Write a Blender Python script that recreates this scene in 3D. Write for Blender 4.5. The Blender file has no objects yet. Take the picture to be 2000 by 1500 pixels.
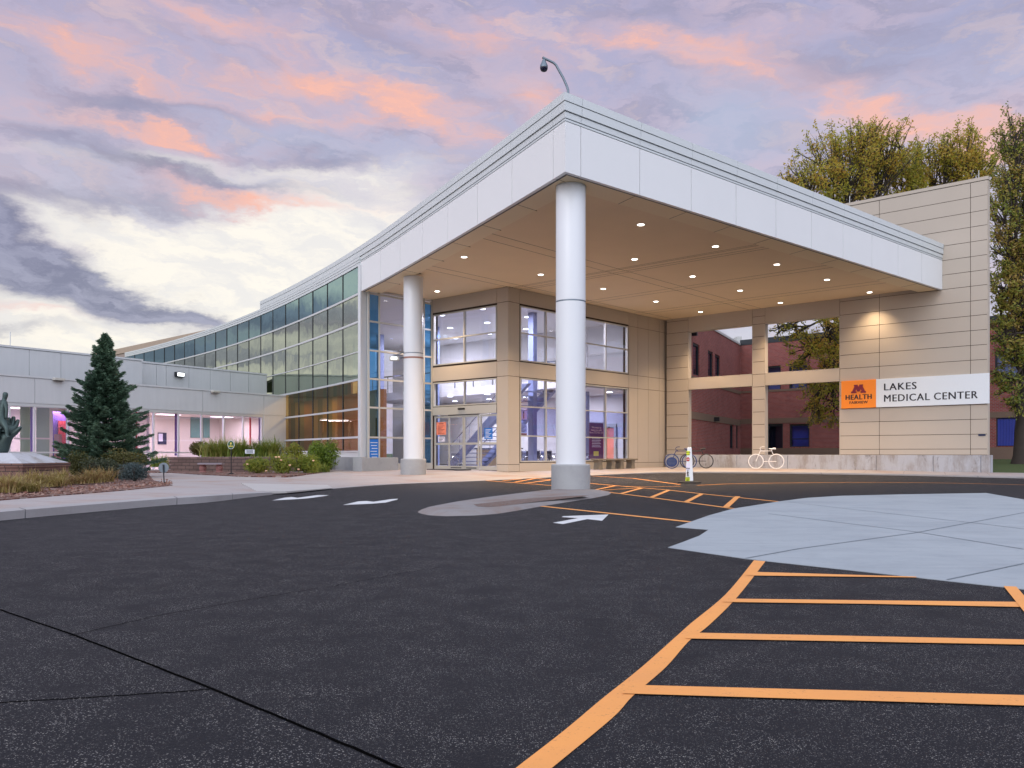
import bpy, bmesh, math, random
import numpy as np
from mathutils import Vector, Matrix
from mathutils.geometry import tessellate_polygon
random.seed(7); rng = np.random.default_rng(7)
C = bpy.context.scene.collection
scene = bpy.context.scene
# ------------------------------------------------------------------ camera
FP, CX, HZ, EYE = 1665.0, 1000.0, 884.5, 1.05       # focal length in photo pixels, principal column, horizon row, eye height
cam = bpy.data.cameras.new('camera'); co = bpy.data.objects.new('camera', cam); C.objects.link(co)
co.location = (0, 0, EYE); co.rotation_euler = (math.radians(90), 0, 0)
cam.sensor_width = 36; cam.lens = 36 * FP / 2000; cam.shift_y = (HZ - 750) / 2000
cam.clip_end = 3000; cam.clip_start = 0.05
scene.camera = co
scene.view_settings.view_transform = 'Standard'; scene.view_settings.look = 'None'
scene.view_settings.exposure = 0; scene.view_settings.gamma = 1
scene.cycles.use_denoising = True
scene.cycles.max_bounces = 8; scene.cycles.transparent_max_bounces = 12
scene.cycles.diffuse_bounces = 3; scene.cycles.glossy_bounces = 4
scene.cycles.sample_clamp_indirect = 4
# ------------------------------------------------------------------ node helpers
class NT:
    def __init__(s, tree): s.t = tree; s.n = tree.nodes; s.l = tree.links
    def new(s, typ, **kw):
        n = s.n.new(typ)
        for k, v in kw.items(): setattr(n, k, v)
        return n
    def put(s, sock, v):
        if isinstance(v, bpy.types.NodeSocket): s.l.new(v, sock)
        elif v is not None: sock.default_value = v
    def m(s, op, a, b=None, c=None, clamp=False):
        n = s.new('ShaderNodeMath', operation=op, use_clamp=clamp)
        for i, v in enumerate((a, b, c)):
            if v is not None: s.put(n.inputs[i], v)
        return n.outputs[0]
    def mix(s, f, a, b, blend='MIX'):
        n = s.new('ShaderNodeMix', data_type='RGBA', blend_type=blend); n.clamp_factor = True
        s.put(n.inputs[0], f)
        s.put(n.inputs[6], a if isinstance(a, bpy.types.NodeSocket) else (*a[:3], 1))
        s.put(n.inputs[7], b if isinstance(b, bpy.types.NodeSocket) else (*b[:3], 1))
        return n.outputs[2]
    def ramp(s, f, lo, hi):
        n = s.new('ShaderNodeMapRange', interpolation_type='SMOOTHSTEP')
        s.put(n.inputs[0], f); n.inputs[1].default_value = lo; n.inputs[2].default_value = hi
        return n.outputs[0]
    def noise(s, vec, scale, detail=3, rough=.5, dist=0):
        n = s.new('ShaderNodeTexNoise'); s.put(n.inputs['Vector'], vec)
        n.inputs['Scale'].default_value = scale; n.inputs['Detail'].default_value = detail
        n.inputs['Roughness'].default_value = rough; n.inputs['Distortion'].default_value = dist
        return n
# ------------------------------------------------------------------ world: dusk sky with lit clouds
world = bpy.data.worlds.new('World'); scene.world = world; world.use_nodes = True
w = NT(world.node_tree); w.n.clear()
SUN_EL, SUN_AZ = math.radians(9), math.radians(-150)   # sun low behind the camera's left shoulder
sky = w.new('ShaderNodeTexSky', sky_type='NISHITA'); sky.sun_disc = False
sky.sun_elevation = SUN_EL; sky.sun_rotation = SUN_AZ
tc = w.new('ShaderNodeTexCoord'); sep = w.new('ShaderNodeSeparateXYZ'); w.l.new(tc.outputs['Generated'], sep.inputs[0])
X, Y, Z = sep.outputs
az0 = w.m('ARCTAN2', X, Y)
el0 = w.m('DIVIDE', Z, w.m('SQRT', w.m('ADD', w.m('MULTIPLY', X, X), w.m('ADD', w.m('MULTIPLY', Y, Y), .0004))))
el0 = w.m('MINIMUM', w.m('MAXIMUM', el0, -1), 4)
cmb = w.new('ShaderNodeCombineXYZ'); w.put(cmb.inputs[0], az0); w.put(cmb.inputs[1], w.m('MULTIPLY', el0, 2.2))
warp = w.noise(cmb.outputs[0], 5.5, 7, .62)
wsep = w.new('ShaderNodeSeparateColor'); w.l.new(warp.outputs['Color'], wsep.inputs[0])
az = w.m('ADD', az0, w.m('MULTIPLY', w.m('SUBTRACT', wsep.outputs[0], .5), .17))
el = w.m('ADD', el0, w.m('MULTIPLY', w.m('SUBTRACT', wsep.outputs[1], .5), .12))
# cloud texture: soft lumpy streaks on a tilted layer
cv = w.new('ShaderNodeCombineXYZ')
w.put(cv.inputs[0], w.m('ADD', w.m('MULTIPLY', az, 1.0), w.m('MULTIPLY', el, .35)))
w.put(cv.inputs[1], w.m('ADD', w.m('MULTIPLY', el, 2.0), w.m('MULTIPLY', az, .30)))
fb = w.noise(cv.outputs[0], 6.5, 10, .58, .1).outputs[0]
cv2 = w.new('ShaderNodeMapping'); w.l.new(cv.outputs[0], cv2.inputs[0]); cv2.inputs['Location'].default_value = (3.1, 7.7, 2.2); cv2.inputs['Scale'].default_value = (1, 1.5, 1)
fb2 = w.noise(cv2.outputs[0], 15, 9, .62, .15).outputs[0]
st = lambda f, k: w.m('ADD', w.m('MULTIPLY', w.m('SUBTRACT', f, .5), k), .5)
txa = st(fb, 2.6); txb = st(fb2, 2.6)
tx = w.m('ADD', w.m('MULTIPLY', txa, .6), w.m('MULTIPLY', txb, .4))
def cover(t, k, lo, hi): return w.ramp(w.m('ADD', w.m('MULTIPLY', t, w.m('ADD', 1.0, w.m('MULTIPLY', w.m('SUBTRACT', tx, .5), k))), 0), lo, hi)
def blob(u, v, su, sv, rot=0):
    a = math.atan((u - CX) / FP); e = (HZ - v) / math.hypot(FP, u - CX)
    c, s_ = math.cos(math.radians(rot)), math.sin(math.radians(rot))
    dx = w.m('SUBTRACT', az, a); dy = w.m('SUBTRACT', el, e)
    p = w.m('MULTIPLY', w.m('ADD', w.m('MULTIPLY', dx, c), w.m('MULTIPLY', dy, s_)), FP / su)
    q = w.m('MULTIPLY', w.m('SUBTRACT', w.m('MULTIPLY', dy, c), w.m('MULTIPLY', dx, s_)), FP / sv)
    r2 = w.m('ADD', w.m('MULTIPLY', p, p), w.m('MULTIPLY', q, q))
    return w.m('EXPONENT', w.m('MULTIPLY', r2, -1))
def total(lst):
    o = None
    for (u, v, su, sv, rot, k) in lst:
        b = w.m('MULTIPLY', blob(u, v, su, sv, rot), k)
        o = b if o is None else w.m('ADD', o, b)
    return o
# general gradient
g = w.ramp(el0, .05, .62)
base = w.mix(g, (.60, .58, .68), (.37, .36, .56))
base = w.mix(w.m('MULTIPLY', w.ramp(txa, .2, .95), .8), base, (.60, .47, .56))
base = w.mix(w.m('MULTIPLY', w.ramp(txb, .30, 1.0), .68), base, (.24, .25, .40))
base = w.mix(w.m('MULTIPLY', w.ramp(w.m('SUBTRACT', txb, txa), .05, .6), .5), base, (.78, .60, .60))
blue = total([(1440, 215, 150, 60, -14, 1), (1310, 300, 150, 50, 0, .8), (700, 280, 130, 36, 0, .5), (60, 330, 160, 40, 0, .5), (560, 265, 120, 24, 0, .5), (1700, 330, 200, 60, 0, .4)])
base = w.mix(w.m('MULTIPLY', cover(blue, 1.2, .1, 1.5), .7), base, (.44, .51, .68))
white = total([(500, 505, 300, 85, -4, 1.5), (720, 520, 230, 125, 0, 1.3), (320, 460, 170, 30, -14, .7), (650, 400, 140, 50, 0, .6), (460, 600, 200, 30, -10, .9), (-1884, 560, 1000, 120, 0, 1.9), (-1884, 300, 900, 110, 0, .9), (-1300, 640, 400, 90, 0, 1.2), (-3000, 420, 900, 160, 0, .8),
               (70, 655, 260, 20, 0, .9), (50, 598, 130, 20, 0, .8), (330, 322, 150, 14, 0, .6), (60, 300, 130, 16, 0, .3), (-450, 690, 420, 90, 0, 1.0), (540, 322, 200, 18, 0, .5), (760, 330, 110, 34, 0, .5), (120, 430, 80, 16, 0, .6)])
white = cover(white, 1.0, .0, 1.35)
base = w.mix(white, base, w.mix(w.ramp(txb, .2, .8), (.86, .82, .79), (1.0, .93, .83)))
dark = total([(0, 470, 150, 50, -20, 1.4), (120, 530, 160, 38, -26, 1.5), (260, 590, 150, 30, -20, 1.4), (380, 632, 150, 20, -6, 1.1), (60, 650, 160, 14, 0, .8), (210, 208, 150, 30, -8, 1.0), (110, 262, 140, 30, -14, 1.0), (430, 345, 200, 18, -2, 1.2), (250, 376, 220, 18, 4, 1.0),
              (620, 300, 120, 24, 6, .8), (720, 70, 150, 40, -10, .8), (60, 390, 130, 24, 0, .8), (400, 210, 160, 18, 0, .8), (1850, 60, 240, 70, 0, .7), (1250, 40, 200, 30, 0, .6), (-400, 560, 260, 50, 0, .8), (1600, 120, 160, 40, -10, .5), (-1800, 240, 700, 70, 0, .3), (-2100, 500, 600, 26, 0, 1.5), (-1250, 430, 400, 34, 0, 1.4), (-1600, 640, 500, 18, 0, 1.2), (-2600, 380, 500, 60, 0, 1.3)])
dark = cover(dark, 1.5, .05, 1.75)
base = w.mix(w.m('MULTIPLY', dark, .9), base, w.mix(w.ramp(txb, .2, .9), (.155, .155, .27), (.30, .30, .44)))
pink = total([(230, 140, 220, 34, -6, 1.0), (520, 155, 180, 34, 0, 1.0), (700, 168, 150, 32, -20, 1.3), (880, 240, 130, 46, -28, 1.3), (320, 262, 120, 18, -3, 1.5), (600, 222, 160, 22, 0, 1.0), (30, 190, 120, 34, 0, .8),
              (450, 372, 140, 20, -4, 1.2), (640, 395, 150, 16, 0, .6), (1300, 95, 120, 40, -6, .9), (1460, 130, 110, 40, -6, .9), (1730, 215, 190, 34, -12, 1.3), (1930, 265, 170, 40, -10, 1.3), (1100, 110, 160, 44, 0, .7),
              (1060, 200, 100, 50, -10, 1.0), (930, 55, 160, 40, 0, 1.0), (430, 40, 240, 40, 0, 1.0), (120, 60, 160, 38, 0, .7), (60, 605, 120, 12, -5, .9), (1650, 160, 80, 50, 0, .7), (1540, 60, 150, 30, 0, .6), (-500, 250, 400, 90, 0, .7), (-1750, 400, 500, 24, 0, .5)])
pink = cover(pink, 1.1, .0, 1.6)
base = w.mix(w.m('MULTIPLY', pink, w.m('ADD', .42, w.m('MULTIPLY', txb, .66))), base, w.mix(w.ramp(pink, .25, 1.0), (.80, .53, .55), (.96, .50, .39)))
# sky behind the camera, out of view, is boosted to light the scene
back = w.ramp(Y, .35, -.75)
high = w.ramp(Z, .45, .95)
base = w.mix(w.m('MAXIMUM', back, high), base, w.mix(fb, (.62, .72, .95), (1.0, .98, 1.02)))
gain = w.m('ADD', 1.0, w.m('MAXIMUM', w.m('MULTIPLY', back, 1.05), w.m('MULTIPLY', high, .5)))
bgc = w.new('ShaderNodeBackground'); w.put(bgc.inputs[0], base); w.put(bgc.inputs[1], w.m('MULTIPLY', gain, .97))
bgs = w.new('ShaderNodeBackground'); w.l.new(sky.outputs[0], bgs.inputs[0]); bgs.inputs[1].default_value = .02
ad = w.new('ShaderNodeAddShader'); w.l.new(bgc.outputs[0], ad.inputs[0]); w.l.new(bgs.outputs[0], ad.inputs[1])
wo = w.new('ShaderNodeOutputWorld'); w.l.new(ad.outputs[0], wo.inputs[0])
# ------------------------------------------------------------------ sun (overcast dusk: weak, very soft)
sl = bpy.data.lights.new('sun', 'SUN'); sl.energy = .5; sl.angle = math.radians(25); sl.color = (1, .93, .86)
so = bpy.data.objects.new('sun', sl); C.objects.link(so)
so.rotation_euler = Vector((math.sin(SUN_AZ) * math.cos(SUN_EL), math.cos(SUN_AZ) * math.cos(SUN_EL), math.sin(SUN_EL) + .35)).to_track_quat('Z', 'Y').to_euler()
# ------------------------------------------------------------------ materials
def principled(name):
    m = bpy.data.materials.new(name); m.use_nodes = True; t = NT(m.node_tree)
    return m, t, t.n['Principled BSDF']
def mat(name, col, rough=.6, metal=0, var=.12, scale=1.5, bump=0, bscale=80, fine=.06, spec=.5, vert=0):
    """painted, cast or cut surface: colour with cloudy and fine variation, optional vertical weather streaks"""
    m, t, p = principled(name)
    geo = t.new('ShaderNodeNewGeometry')
    n1 = t.noise(geo.outputs[0], scale, 4, .6).outputs[0]; n2 = t.noise(geo.outputs[0], scale * 22, 3, .6).outputs[0]
    f = t.m('ADD', t.m('MULTIPLY', t.m('SUBTRACT', n1, .5), var * 2), t.m('MULTIPLY', t.m('SUBTRACT', n2, .5), fine * 2))
    if vert:
        mp = t.new('ShaderNodeMapping'); t.l.new(geo.outputs[0], mp.inputs[0]); mp.inputs['Scale'].default_value = (1, 1, .12)
        f = t.m('ADD', f, t.m('MULTIPLY', t.m('SUBTRACT', t.noise(mp.outputs[0], 5, 4, .65).outputs[0], .5), vert * 2))
    k = t.m('ADD', 1, f)
    hs = t.new('ShaderNodeHueSaturation'); hs.inputs['Color'].default_value = (*col, 1); t.l.new(k, hs.inputs['Value'])
    t.l.new(hs.outputs[0], p.inputs['Base Color'])
    p.inputs['Roughness'].default_value = rough; p.inputs['Metallic'].default_value = metal
    p.inputs['Specular IOR Level'].default_value = spec
    if bump:
        b = t.new('ShaderNodeBump'); b.inputs['Strength'].default_value = bump; b.inputs['Distance'].default_value = .02
        t.l.new(t.noise(geo.outputs[0], bscale, 4, .6).outputs[0], b.inputs['Height']); t.l.new(b.outputs[0], p.inputs['Normal'])
    return m
def emit(name, col, s):
    m = bpy.data.materials.new(name); m.use_nodes = True; t = NT(m.node_tree); t.n.clear()
    e = t.new('ShaderNodeEmission'); e.inputs[0].default_value = (*col, 1); e.inputs[1].default_value = s
    o = t.new('ShaderNodeOutputMaterial'); t.l.new(e.outputs[0], o.inputs[0]); return m
def glass(name, tint, refl_tint, f0, f1, wav=0):
    """thin architectural pane: tinted see-through plus angle-dependent mirror reflection"""
    m = bpy.data.materials.new(name); m.use_nodes = True; t = NT(m.node_tree); t.n.clear()
    tr = t.new('ShaderNodeBsdfTransparent'); tr.inputs[0].default_value = (*tint, 1)
    gl = t.new('ShaderNodeBsdfGlossy'); gl.inputs[0].default_value = (*refl_tint, 1); gl.inputs['Roughness'].default_value = .008
    lw = t.new('ShaderNodeLayerWeight'); lw.inputs[0].default_value = .5
    fac = t.m('ADD', f0, t.m('MULTIPLY', t.m('POWER', lw.outputs['Facing'], 2.5), f1 - f0))
    if wav:
        geo = t.new('ShaderNodeNewGeometry'); b = t.new('ShaderNodeBump'); b.inputs['Strength'].default_value = wav; b.inputs['Distance'].default_value = .03
        t.l.new(t.noise(geo.outputs[0], .8, 2, .4).outputs[0], b.inputs['Height']); t.l.new(b.outputs[0], gl.inputs['Normal'])
    mx = t.new('ShaderNodeMixShader'); t.l.new(fac, mx.inputs[0]); t.l.new(tr.outputs[0], mx.inputs[1]); t.l.new(gl.outputs[0], mx.inputs[2])
    o = t.new('ShaderNodeOutputMaterial'); t.l.new(mx.outputs[0], o.inputs[0]); return m
def leafmat(name, cols, rough=.6, trans=.25):
    m, t, p = principled(name)
    geo = t.new('ShaderNodeNewGeometry')
    r = t.new('ShaderNodeValToRGB'); els = r.color_ramp.elements
    n1 = t.noise(geo.outputs[0], .55, 3, .5).outputs[0]
    f = t.m('ADD', t.m('MULTIPLY', geo.outputs['Random Per Island'], .55), t.m('MULTIPLY', t.ramp(n1, .3, .7), .45))
    t.l.new(f, r.inputs[0])
    els[0].position = 0; els[0].color = (*cols[0], 1); els[1].position = 1; els[1].color = (*cols[-1], 1)
    for i, c in enumerate(cols[1:-1]):
        e = els.new((i + 1) / (len(cols) - 1)); e.color = (*c, 1)
    t.l.new(r.outputs[0], p.inputs['Base Color']); p.inputs['Roughness'].default_value = rough
    tl = t.new('ShaderNodeBsdfTranslucent'); t.l.new(r.outputs[0], tl.inputs[0])
    mx = t.new('ShaderNodeMixShader'); mx.inputs[0].default_value = trans
    out = t.n['Material Output']; t.l.new(p.outputs[0], mx.inputs[1]); t.l.new(tl.outputs[0], mx.inputs[2]); t.l.new(mx.outputs[0], out.inputs[0])
    return m
def asphalt_mat():
    m, t, p = principled('asphalt'); geo = t.new('ShaderNodeNewGeometry'); P = geo.outputs[0]
    big = t.noise(P, .22, 4, .6).outputs[0]; mid = t.noise(P, 3, 5, .65).outputs[0]; fine = t.noise(P, 95, 3, .7).outputs[0]
    c = t.mix(t.ramp(big, .3, .7), (.0082, .0085, .0122), (.0125, .0128, .017))
    c = t.mix(t.m('MULTIPLY', t.ramp(t.noise(P, .55, 6, .68).outputs[0], .54, .72), .55), c, (.0055, .0055, .0075))
    c = t.mix(t.m('MULTIPLY', t.ramp(t.noise(P, .12, 3, .5).outputs[0], .5, .7), .5), c, (.017, .017, .021))
    c = t.mix(t.m('MULTIPLY', t.ramp(fine, .35, .75), .7), c, (.022, .022, .027))
    for sc, th, k in ((150, .90, 1.0), (250, .85, .95)):
        v = t.new('ShaderNodeTexVoronoi'); v.inputs['Scale'].default_value = sc; t.l.new(P, v.inputs['Vector'])
        s = t.new('ShaderNodeSeparateColor'); t.l.new(v.outputs['Color'], s.inputs[0])
        stone = t.m('MULTIPLY', t.m('GREATER_THAN', s.outputs[0], th), t.m('LESS_THAN', v.outputs['Distance'], .42))
        stone = t.m('MULTIPLY', stone, t.m('MULTIPLY', t.ramp(mid, .25, .7), k))
        c = t.mix(stone, c, t.mix(s.outputs[1], (.17, .17, .18), (.42, .40, .37)))
    t.l.new(c, p.inputs['Base Color'])
    t.l.new(t.m('ADD', .62, t.m('MULTIPLY', fine, .25)), p.inputs['Roughness']); p.inputs['Specular IOR Level'].default_value = .16
    b = t.new('ShaderNodeBump'); b.inputs['Strength'].default_value = .9; b.inputs['Distance'].default_value = .006
    t.l.new(t.m('ADD', fine, t.noise(P, 45, 3, .6).outputs[0]), b.inputs['Height']); t.l.new(b.outputs[0], p.inputs['Normal'])
    return m
def concrete_mat(name, col, stain, amount=.5, sc=.5, joints=None, jcol=(.12, .11, .1), ang=0, streak=0):
    m, t, p = principled(name); geo = t.new('ShaderNodeNewGeometry'); P = geo.outputs[0]
    n = t.noise(P, sc, 6, .65, .4).outputs[0]; f = t.noise(P, 25, 4, .65).outputs[0]; h = t.noise(P, 4, 5, .7, .8).outputs[0]
    c = t.mix(t.m('MULTIPLY', t.ramp(n, .42, .7), amount), col, stain)
    c = t.mix(t.m('MULTIPLY', t.ramp(h, .5, .72), amount * .5), c, [x * .72 for x in col])
    c = t.mix(t.m('MULTIPLY', f, .22), c, [x * .6 for x in col])
    if streak:
        for rz_, s_, k_ in ((.5, (.35, 3.2, 1), 1.0), (-.35, (.5, 5.5, 1), .7)):
            mq = t.new('ShaderNodeMapping'); t.l.new(P, mq.inputs[0]); mq.inputs['Rotation'].default_value = (0, 0, rz_); mq.inputs['Scale'].default_value = s_
            c = t.mix(t.m('MULTIPLY', t.ramp(t.noise(mq.outputs[0], 1, 5, .65).outputs[0], .5, .72), streak * k_), c, [x * .66 for x in col])
    if joints:
        mp = t.new('ShaderNodeMapping'); t.l.new(P, mp.inputs[0]); mp.inputs['Rotation'].default_value = (0, 0, ang)
        sp = t.new('ShaderNodeSeparateXYZ'); t.l.new(mp.outputs[0], sp.inputs[0])
        j = None
        for ax in (0, 1):
            fr = t.m('FRACT', t.m('DIVIDE', t.m('ADD', sp.outputs[ax], 500), joints))
            k = t.m('LESS_THAN', fr, .022 / joints); j = k if j is None else t.m('MAXIMUM', j, k)
        c = t.mix(t.m('MULTIPLY', j, .75), c, jcol)
    t.l.new(c, p.inputs['Base Color']); p.inputs['Roughness'].default_value = .85
    b = t.new('ShaderNodeBump'); b.inputs['Strength'].default_value = .35; b.inputs['Distance'].default_value = .006
    t.l.new(f, b.inputs['Height']); t.l.new(b.outputs[0], p.inputs['Normal'])
    return m
def paint_mat(name, col, worn):
    """thermoplastic road paint, thinly worn so that the asphalt's stones show through in places"""
    m, t, p = principled(name); geo = t.new('ShaderNodeNewGeometry'); P = geo.outputs[0]
    a = t.noise(P, 1.4, 5, .6).outputs[0]; b = t.noise(P, 60, 3, .7).outputs[0]; d = t.noise(P, 9, 5, .7).outputs[0]
    c = t.mix(t.m('MULTIPLY', t.ramp(a, .35, .7), .6), col, worn)
    k = t.m('ADD', t.m('MULTIPLY', b, .75), t.m('MULTIPLY', d, .45))
    c = t.mix(t.m('MULTIPLY', t.ramp(k, .68, .78), .4), c, (.10, .07, .05))
    t.l.new(c, p.inputs['Base Color']); p.inputs['Roughness'].default_value = .8
    bm = t.new('ShaderNodeBump'); bm.inputs['Strength'].default_value = .5; bm.inputs['Distance'].default_value = .004
    t.l.new(b, bm.inputs['Height']); t.l.new(bm.outputs[0], p.inputs['Normal'])
    return m
def brick_mat(name, a, ang, c1=(.30, .055, .048), c2=(.42, .10, .08), mortar=(.26, .20, .19), bw=.2, bh=.085):
    """courses laid along the wall: the wall direction is turned onto the texture's x axis"""
    m, t, p = principled(name); geo = t.new('ShaderNodeNewGeometry')
    mp = t.new('ShaderNodeMapping'); mp.vector_type = 'POINT'; mp.inputs['Rotation'].default_value = (0, 0, -ang); t.l.new(geo.outputs[0], mp.inputs[0])
    sp = t.new('ShaderNodeSeparateXYZ'); t.l.new(mp.outputs[0], sp.inputs[0])
    cb = t.new('ShaderNodeCombineXYZ'); t.l.new(sp.outputs[0], cb.inputs[0]); t.l.new(sp.outputs[2], cb.inputs[1])
    br = t.new('ShaderNodeTexBrick'); t.l.new(cb.outputs[0], br.inputs['Vector'])
    br.inputs['Color1'].default_value = (*c1, 1); br.inputs['Color2'].default_value = (*c2, 1); br.inputs['Mortar'].default_value = (*mortar, 1)
    br.inputs['Scale'].default_value = 1; br.inputs['Brick Width'].default_value = bw; br.inputs['Row Height'].default_value = bh
    br.inputs['Mortar Size'].default_value = .012; br.inputs['Bias'].default_value = -.2
    n = t.noise(geo.outputs[0], .8, 4, .6).outputs[0]
    hs = t.new('ShaderNodeHueSaturation'); t.l.new(br.outputs[0], hs.inputs['Color']); t.l.new(t.m('ADD', .72, t.m('MULTIPLY', n, .56)), hs.inputs['Value'])
    t.l.new(hs.outputs[0], p.inputs['Base Color']); p.inputs['Roughness'].default_value = .9
    return m
def weathered_mat():
    """old cast concrete with dark run-down stains and pale patches"""
    m, t, p = principled('stained_concrete'); geo = t.new('ShaderNodeNewGeometry'); P = geo.outputs[0]
    mp = t.new('ShaderNodeMapping'); mp.inputs['Scale'].default_value = (1, 1, .30); t.l.new(P, mp.inputs[0])
    a = t.noise(mp.outputs[0], 1.1, 8, .7).outputs[0]; b = t.noise(mp.outputs[0], 2.6, 8, .75).outputs[0]
    c = t.mix(t.m('MULTIPLY', t.ramp(a, .46, .64), .8), (.42, .43, .47), (.27, .24, .22))
    c = t.mix(t.m('MULTIPLY', t.ramp(b, .55, .70), .8), c, (.10, .075, .055))
    c = t.mix(t.m('MULTIPLY', t.ramp(t.noise(P, 9, 4, .7).outputs[0], .55, .7), .5), c, (.5, .5, .52))
    t.l.new(c, p.inputs['Base Color']); p.inputs['Roughness'].default_value = .9
    return m
def streak_mat(name, cols, sc=9, rough=.95):
    m, t, p = principled(name); geo = t.new('ShaderNodeNewGeometry')
    v = t.new('ShaderNodeTexVoronoi'); v.inputs['Scale'].default_value = sc; t.l.new(geo.outputs[0], v.inputs['Vector'])
    s = t.new('ShaderNodeSeparateColor'); t.l.new(v.outputs['Color'], s.inputs[0])
    r = t.new('ShaderNodeValToRGB'); r.color_ramp.interpolation = 'CONSTANT'; e = r.color_ramp.elements
    e[0].color = (*cols[0], 1); e[1].color = (*cols[-1], 1); e[1].position = .86
    for i, c in enumerate(cols[1:-1]): x = e.new(.86 * (i + 1) / (len(cols) - 1)); x.color = (*c, 1)
    t.l.new(s.outputs[0], r.inputs[0]); t.l.new(r.outputs[0], p.inputs['Base Color']); p.inputs['Roughness'].default_value = rough
    b = t.new('ShaderNodeBump'); b.inputs['Distance'].default_value = .03; t.l.new(v.outputs['Distance'], b.inputs['Height']); t.l.new(b.outputs[0], p.inputs['Normal'])
    return m
AW = math.atan2(-.6699, .7425); AD = math.atan2(.7425, .6699)
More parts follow.
